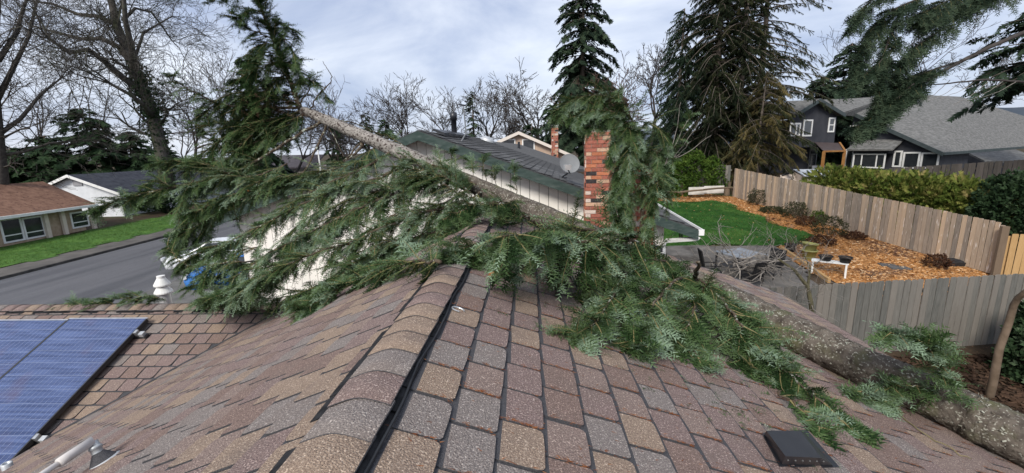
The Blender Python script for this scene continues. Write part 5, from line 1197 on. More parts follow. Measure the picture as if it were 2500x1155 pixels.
# skyline firs
b_ = gb(1160, 62); conifer('small dark fir on the skyline beside the antenna mast', b_, topz(1158, 222, 62) - b_[2], 2.4, 301, FIRB, n_br=70, dens=1.3, fl=(.6, 1.1), start=.1)
b_ = gb(1420, 46); conifer('tall dark fir rising behind the brick chimney', b_, topz(1424, -70, 46) - b_[2], 4.9, 302, FIRB, n_br=190, dens=2.0, fl=(.7, 1.3), start=.12, droop=.4, tr=.4, shape=.6, tint=(.0, .8))
for i, (px, py, Y, rad, lab) in enumerate(((905, 275, 74, 2.5, 'small dark conifer low on the skyline right of the pale trunk'), (950, 290, 60, 2.2, 'dark conifer just above the gable peak'), (1345, 255, 52, 3.0, 'dark evergreen shrub left of the tall fir foot'), (1300, 300, 50, 2.4, 'low dark evergreen beside the slim chimney'), (830, 300, 66, 2.6, 'dark conifer below the pale trunk'))):
    b_ = gb(px, Y); conifer(lab, b_, topz(px, py, Y) - b_[2], rad, 310 + i, LAUREL, n_br=60, dens=1.4, fl=(.7, 1.3), start=.05, shape=.6, name='evergreen_tree', tint=(0, .7))
# big cedars right of centre
def cb_(px, Y, z=None): p = at(px, 430, Y); return np.array([p[0], Y, float(g(p[0], Y))])
b_ = cb_(1735, 30.5); conifer('big dark cedar with drooping brown-green sprays, left of the pair', b_, topz(1745, -190, 30.5) - b_[2], 3.5, 321, CEDAR, kind='drape', n_br=300, dens=5.6, fl=(.28, .6), start=.1, droop=.5, tr=.34, shape=.35, tint=(-.1, .5), name='cedar_tree', tint_h=.1)
b_ = cb_(1790, 29.5); conifer('tall open cedar with bare lower limbs behind the corner of the tan fence', b_, topz(1800, -200, 29.5) - b_[2], 2.6, 322, CEDAR, kind='drape', n_br=110, dens=3.4, fl=(.22, .5), start=.26, droop=.45, tr=.26, shape=.3, tint=(.0, .6), name='cedar_tree')
b_ = cb_(1835, 31.5); conifer('right-hand open cedar with sky showing through, beside the dark house', b_, topz(1860, -260, 31.5) - b_[2], 4.5, 323, CEDAR, kind='drape', n_br=220, dens=3.3, fl=(.24, .52), start=.14, droop=.30, tr=.28, shape=.38, tint=(.0, .65), name='cedar_tree')
b_ = cb_(1850, 27.8); conifer('short olive-brown cedar in front of the dark house porch', b_, topz(1850, 175, 27.8) - b_[2], 2.4, 324, CEDAR, kind='drape', n_br=85, dens=5.0, fl=(.3, .6), start=.24, droop=.55, tr=.12, shape=.4, tint=(.45, 1.1), name='cedar_tree')
b_ = cb_(1650, 31); conifer('dark green drooping evergreen at the left flank of the big cedars', b_, topz(1690, 20, 31) - b_[2], 2.2, 325, FIRB, kind='drape', n_br=90, dens=2.4, fl=(.6, 1.2), start=.1, droop=.5, tr=.2, shape=.5, tint=(.0, .6), name='evergreen_tree')
for i, (px, py, Y, rad, lab) in enumerate(((2040, 105, 46, 4.5, 'round-headed evergreen behind the upper roof of the dark house'), (1985, 190, 44, 3.0, 'evergreen between the cedars and the dark house roof'), (2130, 140, 50, 4.0, 'evergreen behind the link roof of the dark house'))):
    b_ = cb_(px, Y); conifer(lab, b_, topz(px, py, Y) - b_[2], rad, 330 + i, FIRB, n_br=110, dens=1.7, fl=(.8, 1.5), start=.1, shape=.55, name='evergreen_tree', tint=(.1, .9))
b_ = np.array([*at(2520, 430, 22)[:2], -2.6]); conifer('dark evergreen filling the right edge above the grey roof', b_, topz(2520, -60, 22) - b_[2], 3.2, 340, FIRB, n_br=100, dens=2.2, fl=(.4, .9), start=.52, droop=.3, shape=.4, tr=.25, name='evergreen_tree', tint=(0, .7))
# green bushes at the back of the lawn
def mass(name, label, cs, n, m, kind, ln, tint, cat, group=None, flat=1.0):
    """lumpy hedge/bush: list of (centre, rx, ry, rz)"""
    t_ = thing(name, label, cat, tuple(cs[0][0]), group); Os, Ds, Tn, Ls = [], [], [], []
    tot = sum(c[1] * c[3] for c in cs)
    for c, rx, ry, rz in cs:
        k = int(n * rx * rz / tot); d_ = rdir(k, -.85, 1); bump = 1 + .10 * np.sin(d_[:, 0] * 6 + rx * 9) + .08 * np.sin(d_[:, 2] * 7 + d_[:, 1] * 5) ; rad = rng.uniform(.6, 1.02, k) ** .5 * bump
        Os.append(np.asarray(c) + d_ * rad[:, None] * np.array([rx, ry, rz])); Ds.append(d_ + rng.normal(0, .45, (k, 3)) + np.array([0, 0, .3 * flat]))
        clump = .5 + .5 * np.sin(Os[-1][:, 0] * 5.1) * np.sin(Os[-1][:, 2] * 6.3 + Os[-1][:, 1] * 3); Tn.append(tint[0] + (tint[1] - tint[0]) * (rng.uniform(0, 1, k) * .6 + .4 * clump)); Ls.append(rng.uniform(*ln, k))
    foliage('leaves', np.concatenate(Os), np.concatenate(Ds), rdir(sum(len(o) for o in Os)), np.concatenate(Ls), np.concatenate(Tn), kind, m, t_); return t_
mass('bush', 'large bright green bush at the back of the lawn under the cedars', [(at(1690, 420, 27.5) + np.array([0, 0, -.5]), 1.5, 1.0, 1.6), (at(1740, 425, 27.8) + np.array([0, 0, -.5]), .9, .8, 1.4), (at(1640, 440, 27) + np.array([0, 0, -.7]), 1.0, .9, 1.3)], 4500, BUSHG, 'leaf', (.16, .3), (.1, .95), 'bush')
mass('bush', 'dark bush behind the rail fence at the left of the lawn', [(at(1600, 440, 26.8) + np.array([0, 0, -.5]), 1.2, .8, 1.3), (at(1560, 420, 28), 1.6, .9, 1.4)], 3000, LAUREL, 'leaf', (.16, .3), (.0, .8), 'bush')
# clipped hedge behind the tan fence
hs = []
for px, py, Y, rx, rz in ((2040, 455, 21.5, 1.0, .95), (2090, 460, 20.8, 1.0, .95), (2145, 470, 20.0, 1.1, 1.0), (2200, 480, 19.2, 1.1, 1.05), (2255, 485, 18.5, 1.1, 1.08), (2310, 493, 18.0, 1.0, 1.08), (2360, 500, 17.4, .95, 1.1), (2395, 515, 17.0, .7, 1.0), (2010, 440, 22, .7, .6)):
    c0_ = at(px, py + 4, Y); hs.append((c0_ - UZ * .02, rx, .9, rz * .95)); hs.append((c0_ - UZ * 1.2, rx, .9, 1.0))
mass('hedge', 'clipped yellow-green hedge rising behind the tan fence', hs, 13000, HEDGE, 'frond', (.2, .42), (.08, 1.0), 'hedge')
mass('hedge', 'dark green leafy hedge at the right edge beside the clipped one', [(at(2450, 530, 16), 1.0, .9, 1.3), (at(2510, 520, 15.5), 1.2, 1, 1.4), (at(2455, 500, 17), 1.0, .9, 1.0)], 3200, LAUREL, 'leaf', (.2, .34), (.0, .9), 'hedge')
mass('shrub', 'glossy dark shrub at the right edge below the grey fence', [(at(2575, 890, 8.2), .75, .7, .9), (at(2535, 970, 8.0), .5, .6, .45), (at(2590, 810, 8.4), .6, .6, .6)], 2600, LAUREL, 'leaf', (.18, .28), (.1, 1.1), 'shrub')
mass('shrub', 'sprawling green and yellow shrub by the far verge beyond the white car', [(at(545, 520, 42), 1.6, 1.2, .7), (at(520, 512, 44), 1.2, 1, .6)], 3000, HEDGE, 'leaf', (.2, .35), (.2, .95), 'shrub')
for px, py, rx, lab in ((600, 497, .9, 'round clipped bush in front of the white-walled house'), (637, 482, .8, 'round clipped bush at the corner of the white-walled house'), (560, 490, 1.0, 'dark bush left of the round clipped bush')):
    c = at(px, py, 50); mass('bush', lab, [(c, rx, .9, .75)], 1600, LAUREL, 'leaf', (.18, .3), (0, .7), 'bush')
mass('shrub', 'long dark shrub along the base of the white gabled house', [(at(365, 495, 44), 1.6, .8, 1.0), (at(420, 500, 45), 1.6, .8, .9)], 2500, LAUREL, 'leaf', (.2, .35), (0, .8), 'shrub')
# bent bare trunk at the right edge
bt = thing('bent_sapling', 'crooked bare sapling trunk leaning at the right edge before the grey fence', 'tree', tuple(at(2410, 985, 7.6)))
MB().tube([at(2405, 1010, 7.6), at(2425, 930, 7.6), at(2440, 850, 7.6), at(2462, 790, 7.6), at(2475, 745, 7.6), at(2485, 728, 7.5), at(2520, 700, 7.3), at(2560, 670, 7.2)], [.075, .068, .062, .058, .055, .05, .042, .036], 10).build('trunk', mat('smooth_brown_bark', (.11, .08, .055), (.17, .125, .09), 6, .9, bump=.4), bt, True)
# bare mossy tree and brush over the patio
mt, _e = thing('small_bare_tree', 'small mossy bare tree behind the roof edge in front of the patio', 'tree', tuple(gh(1985, 760))), 0
segs, ends = [], []; rr = random.Random(5); tk = MB()
tp = [at(1986, 800, 8.4), at(1980, 740, 8.4), at(1972, 700, 8.45), at(1940, 660, 8.5), at(1900, 632, 8.6)]
tk.tube(tp, [.05, .045, .04, .03, .018], 7); tk.tube([tp[2], at(1978, 655, 8.5), at(1965, 625, 8.6)], [.03, .02, .01], 6)
tk.build('trunk', mat('mossy_bark', (.06, .055, .035), (.11, .10, .06), 14, .95, bump=.5), mt)
for p in tp[1:] + [at(1975, 640, 8.5)]:
    for k in range(4): grow(segs, rr, tuple(p), norm((rr.gauss(0, 1), rr.gauss(0, .5), rr.gauss(.2, .7))), .42, .010, 1, 4, .25, .02, (2, 2, 2), .7, ends)
V, F = tubes_np(np.maximum(np.array(segs), -1e9), 3); link('crown', npmesh('crown', V, F, DTW), mt)['kind'] = 'stuff'
segs, ends = [], []
bp = thing('brush_pile', 'heap of bare grey branches thrown over the patio table', 'branches', tuple(gh(1810, 675)))
for k in range(46):
    c = at(rr.uniform(1730, 1895), rr.uniform(618, 690), rr.uniform(12.2, 14.2)); grow(segs, rr, tuple(c), norm((rr.gauss(0, 1), rr.gauss(0, .5), rr.gauss(.1, .35))), rr.uniform(.5, 1.1), rr.uniform(.012, .03), 1, 3, .3, .0, (2, 2), .7, ends)
V, F = tubes_np(np.array(segs), 4); link('bare_branches', npmesh('bare_branches', V, F, DTW), bp)['kind'] = 'stuff'

# ================================================================== the fallen fir
fir = thing('fallen_fir', 'fallen fir lying across the roof, trunk broken off at upper left', 'fallen tree', (3.0, 2.3, -1.9))
TR = [((9.0, -3.4, -4.6), .19), ((5.2, .25, -2.75), .165), ((3.75, 1.62, -2.06), .153), (onR(2480, 1070, .150), .147), (onR(2336, 1000, .147), .143), (onR(2074, 880, .142), .139), (onR(1900, 795, .140), .136), (at(1610, 655, 4.05), .130), (at(1310, 520, 4.9), .120), (at(1150, 450, 5.4), .108), (at(1003, 383, 5.8), .096), (at(900, 338, 6.05), .086), (at(830, 308, 6.2), .078), (at(770, 282, 6.35), .066), (at(738, 270, 6.4), .058)]
def smooth_tube(pr, n, sub, wob, seed):
    P = np.array([p for p, r in pr], float); Rr = np.array([r for p, r in pr]); t = np.linspace(0, len(P) - 1, (len(P) - 1) * sub + 1)
    i = np.minimum(t.astype(int), len(P) - 2); u = (t - i)[:, None]
    p0, p1, p2, p3 = P[np.maximum(i - 1, 0)], P[i], P[i + 1], P[np.minimum(i + 2, len(P) - 1)]
    C = .5 * ((2 * p1) + (-p0 + p2) * u + (2 * p0 - 5 * p1 + 4 * p2 - p3) * u ** 2 + (-p0 + 3 * p1 - 3 * p2 + p3) * u ** 3)
    return C, np.interp(t, np.arange(len(P)), Rr)
C, Rr = smooth_tube(TR, 28, 16, .01, 1)
d_ = np.gradient(C, axis=0); d_ /= np.linalg.norm(d_, axis=1, keepdims=True); a_ = np.cross(d_, UZ); a_ /= np.linalg.norm(a_, axis=1, keepdims=True); c_ = np.cross(d_, a_)
nr = 30; th = np.arange(nr) * 2 * np.pi / nr; wr = np.random.default_rng(9)
lum = 1 + .036 * wr.normal(size=(len(C), nr)) + .03 * np.sin(th[None] * 3 + np.arange(len(C))[:, None] * .35)
V = C[:, None] + (a_[:, None] * np.cos(th)[None, :, None] + c_[:, None] * np.sin(th)[None, :, None]) * (Rr[:, None] * lum)[..., None]
I = np.arange(len(C) * nr).reshape(len(C), nr); F = np.stack([I[:-1], np.roll(I[:-1], -1, 1), np.roll(I[1:], -1, 1), I[1:]], -1)
Ff = F.reshape(-1, 4); mi = np.repeat((np.arange(len(C) - 1) >= 147).astype(int), nr)
link('trunk', npmesh('trunk', V.reshape(-1, 3), Ff, [BARKF, BARKP], mi, True), fir)
# flaky bark plates and lichen crusts, real bits standing on the trunk
n = 9000; k = wr.integers(32, 160, n); t2 = wr.uniform(0, 2 * np.pi, n); nrm_ = a_[k] * np.cos(t2)[:, None] + c_[k] * np.sin(t2)[:, None]
Oc = C[k] + d_[k] * wr.uniform(-.05, .05, n)[:, None] + nrm_ * (Rr[k] * .99)[:, None]
LICH = foliage_mat('lichen_crust', [(0, (.05, .042, .034)), (.45, (.10, .085, .065)), (.62, (.22, .215, .175)), (1, (.40, .40, .34))], rough=.95, transl=0)
keep = (np.sin(k * .9 + t2 * 2.1) + np.sin(k * .37 - t2 * 3.3 + 1) + wr.normal(0, .5, n)) > .2; Oc, k, t2, nrm_ = Oc[keep], k[keep], t2[keep], nrm_[keep]; n = len(k)
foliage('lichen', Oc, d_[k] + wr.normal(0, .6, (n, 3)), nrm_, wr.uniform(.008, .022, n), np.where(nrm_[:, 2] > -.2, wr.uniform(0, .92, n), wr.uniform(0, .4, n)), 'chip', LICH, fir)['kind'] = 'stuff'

def poly_eval(P, t):
    P = np.asarray(P); s = t * (len(P) - 1); i = min(int(s), len(P) - 2); return P[i] + (P[i + 1] - P[i]) * (s - i), unit(P[i + 1] - P[i])
FW = np.random.default_rng(77)
def fir_branch(pts, r0=.02, r1=.005, dens=1.0, tl=.42, hang=.6, start=.08, tint=(.15, .85), toward=None, mat_=FIR, bark=TWIG, sl=(.05, .095), fol=True, floor=None, label=None, spread=1.0, nps=7):
    """a limb with side twigs and needle sprigs; pts are 3-D"""
    P = np.array([np.asarray(p, float) for p in pts]); Ltot = np.sum(np.linalg.norm(np.diff(P, axis=0), axis=1))
    Cc_, _ = smooth_tube([(p, 0) for p in P], 6, 5, 0, 1); w = MB(); nn = len(Cc_)
    Cc_ = Cc_ + FW.normal(0, .006, Cc_.shape)
    w.tube(Cc_, [(r0 + (r1 - r0) * i / (nn - 1)) * (.68 if fol else 1) for i in range(nn)], 7); br = w.build('branch', bark, fir, True)
    if label: br['label'] = label
    if not fol: return br
    segs = []; O, D, U, Ln, Tn = [], [], [], [], []
    nt = int(Ltot / .037 * dens)
    for i in range(nt):
        t = start + (1 - start) * (i + FW.uniform(0, 1)) / nt; p, fw = poly_eval(Cc_, min(t, .999)); side = 1 if i % 2 else -1
        sd = np.cross(fw, UZ); sd = sd / max(np.linalg.norm(sd), 1e-6)
        L_ = tl * (1.0 - .62 * t) * FW.uniform(.45, 1.15) * (1 if t > .12 else .7)
        upv = np.cross(sd, fw); ph = FW.normal(.1, .75)
        dd = unit(fw * FW.uniform(.3, .9) + (sd * side * math.cos(ph) + upv * math.sin(ph)) * FW.uniform(.35, 1.0) * spread - UZ * hang * FW.uniform(.0, .75) + FW.normal(0, .12, 3)); ti = np.clip(FW.normal((tint[0] + tint[1]) / 2, .27), -.1, 1)
        m = 4; prev = p; zs = FW.uniform(.65, 1.45)
        for k in range(m):
            dd = unit(dd - UZ * hang * .17 + FW.normal(0, .07, 3)); q = prev + dd * L_ / m
            if floor is not None: q = floor(q)
            segs.append((*prev, *q, .0045 * (1 - k / m) + .0015, .0045 * (1 - (k + 1) / m) + .0012))
            s2 = np.cross(dd, UZ); s2 = s2 / max(np.linalg.norm(s2), 1e-6); up2 = np.cross(s2, dd)
            for j in range(nps):
                u = FW.uniform(0, 1); o = prev + (q - prev) * u; sg = 1 if j % 2 else -1
                O.append(o); D.append(dd * FW.uniform(.5, 1.0) + s2 * sg * FW.uniform(.4, .9) - UZ * .15 * hang + FW.normal(0, .12, 3)); U.append(up2 + FW.normal(0, .3, 3)); Ln.append(FW.uniform(*sl) * zs * (1.1 - .35 * k / m)); Tn.append(ti + FW.normal(0, .14) + .10 * (k - 1.2))
            O.append(prev); D.append(dd); U.append(up2 + FW.normal(0, .3, 3)); Ln.append(L_ / m * 1.3); Tn.append(ti + FW.normal(0, .1))
            prev = q
        O.append(prev); D.append(dd); U.append(UZ); Ln.append(sl[1]); Tn.append(ti + .35)
    for i in range(int(Ltot / .03)):
        t = FW.uniform(.3, 1); p, fw = poly_eval(Cc_, min(t, .999)); O.append(p); D.append(fw + FW.normal(0, .6, 3)); U.append(UZ); Ln.append(FW.uniform(*sl)); Tn.append(FW.uniform(*tint))
    V, F = tubes_np(np.array(segs), 3); link('twigs', npmesh('twigs', V, F, TWIGG), br)['kind'] = 'stuff'
    foliage('needles', O, D, U, Ln, Tn, 'needle', mat_, br)['kind'] = 'stuff'; return br
def a3(*ps): return [at(*p) for p in ps]
def flR(q, off=.03):
    z = -H - PR * abs(np.dot(q, nv) - XR) + off; return np.array([q[0], q[1], max(q[2], z)])
def flL(q, off=.03):
    a = np.dot(q, nv) - XR
    z = -H - (PL if a < 0 else PR) * abs(a) + off; s = np.dot(q, dv); zw = ZW - PL * abs(S0 - s) + off if a < -A0 + 1.0 else -99
    return np.array([q[0], q[1], max(q[2], z, zw if a < -1.5 else -99)])
# --- left mass (hangs off the far half of the trunk)
fir_branch(a3((795, 292, 6.3), (700, 345, 6.1), (600, 408, 5.9), (500, 440, 5.7), (380, 466, 5.5), (300, 488, 5.4), (232, 512, 5.3)), .035, .006, 1.35, 0.44, 0.56, .28, (.1, .75), label='long lichened limb reaching over the street')
fir_branch(a3((800, 300, 6.28), (772, 360, 6.1), (742, 418, 5.9), (660, 452, 5.7), (580, 480, 5.6), (520, 540, 5.5), (472, 600, 5.4)), .026, .007, .35, .3, .8, .6, (.1, .6))
fir_branch(a3((735, 262, 6.4), (640, 263, 6.3), (545, 256, 6.2), (470, 222, 6.0), (405, 186, 5.9)), .03, .006, .8, .5, .9, .1, (.0, .5))
fir_branch(a3((735, 268, 6.4), (690, 290, 6.4), (620, 300, 6.3), (560, 330, 6.2), (500, 370, 6.1), (450, 420, 6.0)), .028, .006, 1.76, 0.55, 0.46, .05, (.0, .55))
fir_branch(a3((730, 262, 6.4), (660, 230, 6.3), (600, 225, 6.3), (540, 240, 6.2), (500, 280, 6.2)), .022, .005, 1.2, .55, .5, .05, (.0, .45))
fir_branch(a3((745, 275, 6.35), (700, 320, 6.3), (640, 360, 6.2), (590, 410, 6.1), (550, 440, 6.0)), .022, .005, 1.62, 0.51, 0.59, .05, (.05, .6))
fir_branch(a3((740, 290, 6.5), (650, 300, 6.7), (560, 300, 6.9), (480, 310, 7.0)), .022, .005, 1.62, 0.55, 0.46, .05, (.0, .45))
# broken leader standing up
fir_branch(a3((735, 268, 6.4), (705, 190, 6.35), (680, 130, 6.3), (655, 60, 6.25), (625, -10, 6.2), (600, -80, 6.15)), .055, .016, 2.6, .46, .35, .03, (-.1, .4), spread=1.3, label='snapped-off leader pointing skyward')
fir_branch(a3((665, 95, 6.3), (630, 80, 6.2), (590, 60, 6.1), (560, 30, 6.0)), .014, .004, 1.2, .3, .3, .1, (.0, .4))
fir_branch(a3((655, 60, 6.3), (685, 85, 6.3), (710, 120, 6.2), (728, 160, 6.2)), .014, .004, .9, .25, .3, .1, (.0, .4))
fir_branch(a3((680, 130, 6.3), (640, 130, 6.3), (610, 150, 6.2), (600, 190, 6.2)), .014, .004, 1.2, .35, .6, .05, (.0, .4))
fir_branch(a3((625, -10, 6.2), (580, -10, 6.1), (540, -5, 6.0), (505, 5, 6.0)), .012, .004, .9, .22, .3, .1, (.0, .4))
fir_branch(a3((735, 250, 6.4), (760, 210, 6.4), (755, 195, 6.35), (785, 215, 6.3), (800, 245, 6.3)), .014, .004, .9, .3, .5, .1, (.0, .5))
fir_branch(a3((710, 195, 6.35), (660, 190, 6.3), (620, 215, 6.3), (590, 250, 6.2)), .016, .004, 1.3, .45, .7, .05, (.0, .45))
for q_ in (((690, 150, 6.3), (650, 160, 6.2), (610, 175, 6.1), (575, 200, 6.1)), ((700, 180, 6.35), (670, 200, 6.3), (640, 235, 6.2), (620, 270, 6.2)), ((672, 110, 6.3), (645, 105, 6.2), (620, 120, 6.2), (600, 150, 6.15)), ((660, 70, 6.3), (690, 60, 6.2), (715, 75, 6.2)), ((690, 150, 6.3), (720, 165, 6.3), (735, 200, 6.3)), ((640, 30, 6.2), (610, 25, 6.1), (585, 45, 6.1)), ((720, 235, 6.4), (670, 225, 6.5), (600, 240, 6.5), (540, 280, 6.4)), ((720, 280, 6.3), (660, 300, 6.2), (600, 340, 6.1), (560, 390, 6.0)), ((715, 300, 6.5), (640, 330, 6.6), (560, 350, 6.6), (490, 400, 6.5))):
    fir_branch(a3(*q_), .012, .004, 1.6, .38, .5, .03, (-.1, .45))
for pts, r in ((a3((757, 270, 6.35), (775, 235, 6.3), (795, 215, 6.3), (810, 192, 6.3), (800, 170, 6.3), (788, 150, 6.3)), .011), (a3((795, 215, 6.3), (770, 205, 6.3), (752, 190, 6.3)), .007), (a3((800, 292, 6.3), (860, 300, 6.5), (920, 325, 6.7), (985, 352, 6.9)), .012), (a3((800, 305, 6.3), (825, 350, 6.2), (838, 385, 6.1)), .008), (a3((885, 350, 6.1), (868, 375, 5.9), (835, 400, 5.7)), .03)):
    fir_branch(pts, r, .003, fol=False)
fir_branch(a3((990, 360, 6.6), (940, 330, 6.9), (880, 315, 7.0)), .015, .004, .8, .3, .4, .2, (.0, .45))
# middle left sprays
fir_branch(a3((960, 365, 5.9), (900, 405, 5.6), (820, 440, 5.3), (740, 480, 5.1), (670, 525, 4.9), (620, 560, 4.8)), .03, .006, 1.55, 0.51, 0.59, .06, (0.30, 1.00))
fir_branch(a3((1010, 385, 5.75), (940, 430, 5.4), (860, 455, 5.1), (760, 490, 4.9), (650, 545, 4.7), (560, 590, 4.6), (515, 622, 4.55)), .032, .006, 1.49, 0.51, 0.63, .06, (0.35, 1.05))
fir_branch(a3((1090, 420, 5.5), (1020, 460, 5.2), (920, 490, 4.9), (830, 530, 4.7), (740, 575, 4.5), (640, 630, 4.4), (570, 680, 4.35)), .032, .006, 1.49, 0.51, 0.63, .06, (0.30, 1.00))
fir_branch(a3((1245, 495, 5.1), (1160, 500, 4.9), (1050, 515, 4.7), (960, 545, 4.55), (860, 590, 4.4), (760, 620, 4.3), (660, 665, 4.2), (590, 715, 4.15)), .034, .006, 1.55, 0.51, 0.59, .05, (0.30, 1.05), label='long limb sweeping down over the left slope')
fir_branch(a3((1250, 505, 5.0), (1180, 535, 4.8), (1090, 560, 4.6), (1000, 585, 4.45), (910, 620, 4.3), (830, 665, 4.2), (765, 715, 4.15)), .03, .006, 1.62, 0.46, 0.59, .05, (0.25, 0.90), floor=flL)
fir_branch(a3((1060, 420, 5.5), (990, 450, 5.2), (890, 480, 5.0), (800, 540, 4.9), (720, 600, 4.8), (690, 640, 4.8)), .024, .005, 1.35, 0.46, 0.66, .06, (0.25, 0.85))
fir_branch(a3((1150, 460, 5.3), (1070, 500, 5.0), (980, 520, 4.8), (900, 560, 4.7), (850, 610, 4.6)), .024, .005, 1.49, 0.46, 0.66, .06, (0.20, 0.80))
fir_branch(a3((880, 350, 6.1), (830, 400, 5.8), (760, 430, 5.6), (700, 450, 5.5), (640, 470, 5.5)), .02, .005, 1.35, 0.46, 0.59, .3, (0.25, 0.90))
fir_branch(a3((700, 640, 4.4), (640, 660, 4.35), (590, 695, 4.3), (540, 720, 4.35), (490, 732, 4.4)), .014, .004, 1.49, 0.37, 0.46, .03, (0.20, 0.80), floor=flL)
fir_branch(a3((640, 640, 4.8), (560, 640, 4.9), (490, 650, 5.0), (440, 640, 5.1), (410, 600, 5.2)), .014, .004, .8, .4, .8, .03, (0.20, 0.80))
fir_branch(a3((800, 690, 4.3), (740, 715, 4.3), (650, 732, 4.5), (590, 740, 4.8)), .012, .004, 1.2, .35, .8, .03, (0.15, 0.70), floor=flL)
fir_branch(a3((470, 440, 5.65), (455, 480, 5.6), (440, 530, 5.6), (430, 580, 5.6), (415, 620, 5.6)), .012, .004, 1.1, .4, .6, .03, (0.15, 0.65))
fir_branch(a3((420, 460, 5.55), (390, 440, 5.6), (350, 450, 5.6)), .010, .004, 1.1, .35, .7, .03, (0.30, 0.80))
fir_branch(a3((560, 425, 5.8), (500, 400, 5.9), (430, 395, 6.0), (380, 400, 6.0)), .014, .004, 1.62, 0.41, 0.59, .03, (0.20, 0.70))
for i, (x, y) in enumerate(((300, 728), (240, 738), (190, 742), (350, 722))):
    fir_branch([at(x + 40, y + 6, 5.2), at(x, y, 5.25), at(x - 45, y + 4, 5.3)], .008, .003, 1.2, .22, .3, .03, (0.20, 0.90))
# further sprays that fill the left mass
for q_, td in (((( 930, 350, 6.0), (860, 400, 5.7), (780, 420, 5.5), (700, 430, 5.4), (620, 450, 5.3), (540, 490, 5.2), (470, 520, 5.2)), (0.25, 0.90)),
           (((1040, 400, 5.6), (960, 440, 5.3), (880, 510, 5.0), (800, 560, 4.8), (720, 620, 4.6), (660, 690, 4.5)), (0.30, 1.00)),
           (((1180, 470, 5.2), (1110, 500, 4.9), (1030, 540, 4.6), (950, 600, 4.4), (880, 640, 4.3), (800, 650, 4.3)), (0.30, 1.00)),
           (((1120, 440, 5.4), (1050, 440, 5.2), (960, 460, 5.0), (880, 440, 5.0), (800, 470, 5.0)), (0.35, 1.05)),
           (((640, 470, 5.5), (560, 500, 5.4), (500, 540, 5.4), (450, 570, 5.4), (420, 600, 5.4)), (0.20, 0.70)),
           (((735, 280, 6.3), (660, 330, 6.2), (580, 370, 6.1), (520, 420, 6.0)), (0.10, 0.60)),
           (((740, 275, 6.5), (670, 270, 6.6), (590, 280, 6.6), (520, 330, 6.6)), (0.10, 0.50)),
           (((1150, 470, 5.05), (1085, 432, 5.1), (1020, 415, 5.2), (960, 405, 5.3)), (.3, 1.0)),
           (((1290, 530, 4.8), (1230, 530, 4.7), (1170, 540, 4.6), (1110, 560, 4.5)), (0.20, 0.70)),
           (((1170, 455, 5.15), (1110, 425, 5.2), (1050, 400, 5.3), (990, 385, 5.4)), (.2, .9)), (((1120, 470, 5.0), (1060, 440, 5.05), (1000, 430, 5.1)), (.3, 1.0)),
           (((900, 470, 5.0), (820, 500, 4.9), (740, 540, 4.8), (690, 600, 4.7)), (0.30, 0.90)),
           (((700, 400, 5.8), (620, 430, 5.7), (540, 430, 5.7), (480, 460, 5.7)), (0.30, 0.95)),
           (((1000, 600, 4.3), (940, 590, 4.3), (870, 640, 4.2), (800, 700, 4.15)), (0.30, 1.00))):
    fir_branch(a3(*q_), .016, .004, 1.49, 0.46, 0.59, .05, td, floor=flL)
for q_ in (((640, 600, 5.0), (570, 620, 5.0), (525, 645, 5.0), (485, 680, 5.0)), ((600, 640, 5.2), (540, 670, 5.2), (500, 685, 5.2), (465, 705, 5.2)), ((690, 660, 4.6), (620, 690, 4.6), (560, 720, 4.6), (500, 738, 4.7)), ((560, 590, 5.0), (500, 610, 5.1), (465, 630, 5.1), (440, 650, 5.2)), ((640, 700, 4.7), (580, 715, 4.8), (540, 722, 4.9), (490, 732, 5.0)), ((530, 480, 5.5), (480, 520, 5.5), (450, 560, 5.5), (430, 610, 5.5))):
    fir_branch(a3(*q_), .012, .004, 1.5, .36, .6, .03, (0.20, 0.85))
# fringe on the left slope
fir_branch([onL(1080, 640, .12), onL(1000, 640, .1), onL(930, 660, .1), onL(860, 690, .08), onL(790, 725, .08), onL(735, 765, .05)], .016, .004, 1.5, .4, .5, .03, (.1, .75), floor=flL)
fir_branch(a3((1200, 520, 4.9), (1130, 560, 4.6), (1070, 590, 4.4), (1000, 620, 4.25), (930, 650, 4.1)), .02, .005, 1.62, 0.41, 0.59, .05, (.05, .6), floor=flL)
# upright sprigs against the white wall
for x, y, hgt in ((1180, 440, 60), (1100, 420, 55), (1255, 470, 70), (1150, 430, 40), (1205, 450, 45), (1500, 520, 30)):
    fir_branch(a3((x + 8, y + 10, 5.4), (x + 2, y - hgt * .5, 5.45), (x - 2, y - hgt, 5.5)), .008, .003, .7, .26, .45, .2, (.3, .8))
# --- centre: limb across the ridge
fir_branch([onR(1585, 612, .42), onR(1500, 596, .42), onR(1400, 590, .40), at(1310, 592, 2.95), at(1200, 600, 2.8), at(1100, 604, 2.68)], .022, .006, 1.7, .42, .85, .03, (.2, .85), floor=flR)
fir_branch([onR(1560, 590, .5), onR(1470, 565, .5), onR(1390, 560, .45), onR(1310, 568, .42), onR(1230, 575, .42)], .018, .005, 1.6, .4, .7, .03, (.2, .85), floor=flR)
fir_branch([onR(1440, 595, .4), onR(1435, 650, .25), onR(1440, 700, .12), onR(1445, 740, .05)], .010, .003, 1.6, .26, .5, .03, (.15, .8), floor=flR)
fir_branch([onR(1375, 592, .38), onR(1368, 640, .25), onR(1372, 685, .1)], .008, .003, 1.5, .22, .5, .03, (.15, .8), floor=flR)
fir_branch([onR(1240, 600, .3), onR(1235, 640, .2), onR(1230, 675, .1)], .008, .003, 1.5, .22, .5, .03, (.2, .9), floor=flR)
fir_branch(a3((1330, 575, 3.1), (1250, 590, 2.9), (1170, 603, 2.75), (1110, 608, 2.65), (1085, 625, 2.55)), .012, .004, 1.7, .2, .6, .03, (.25, .9), floor=flL)
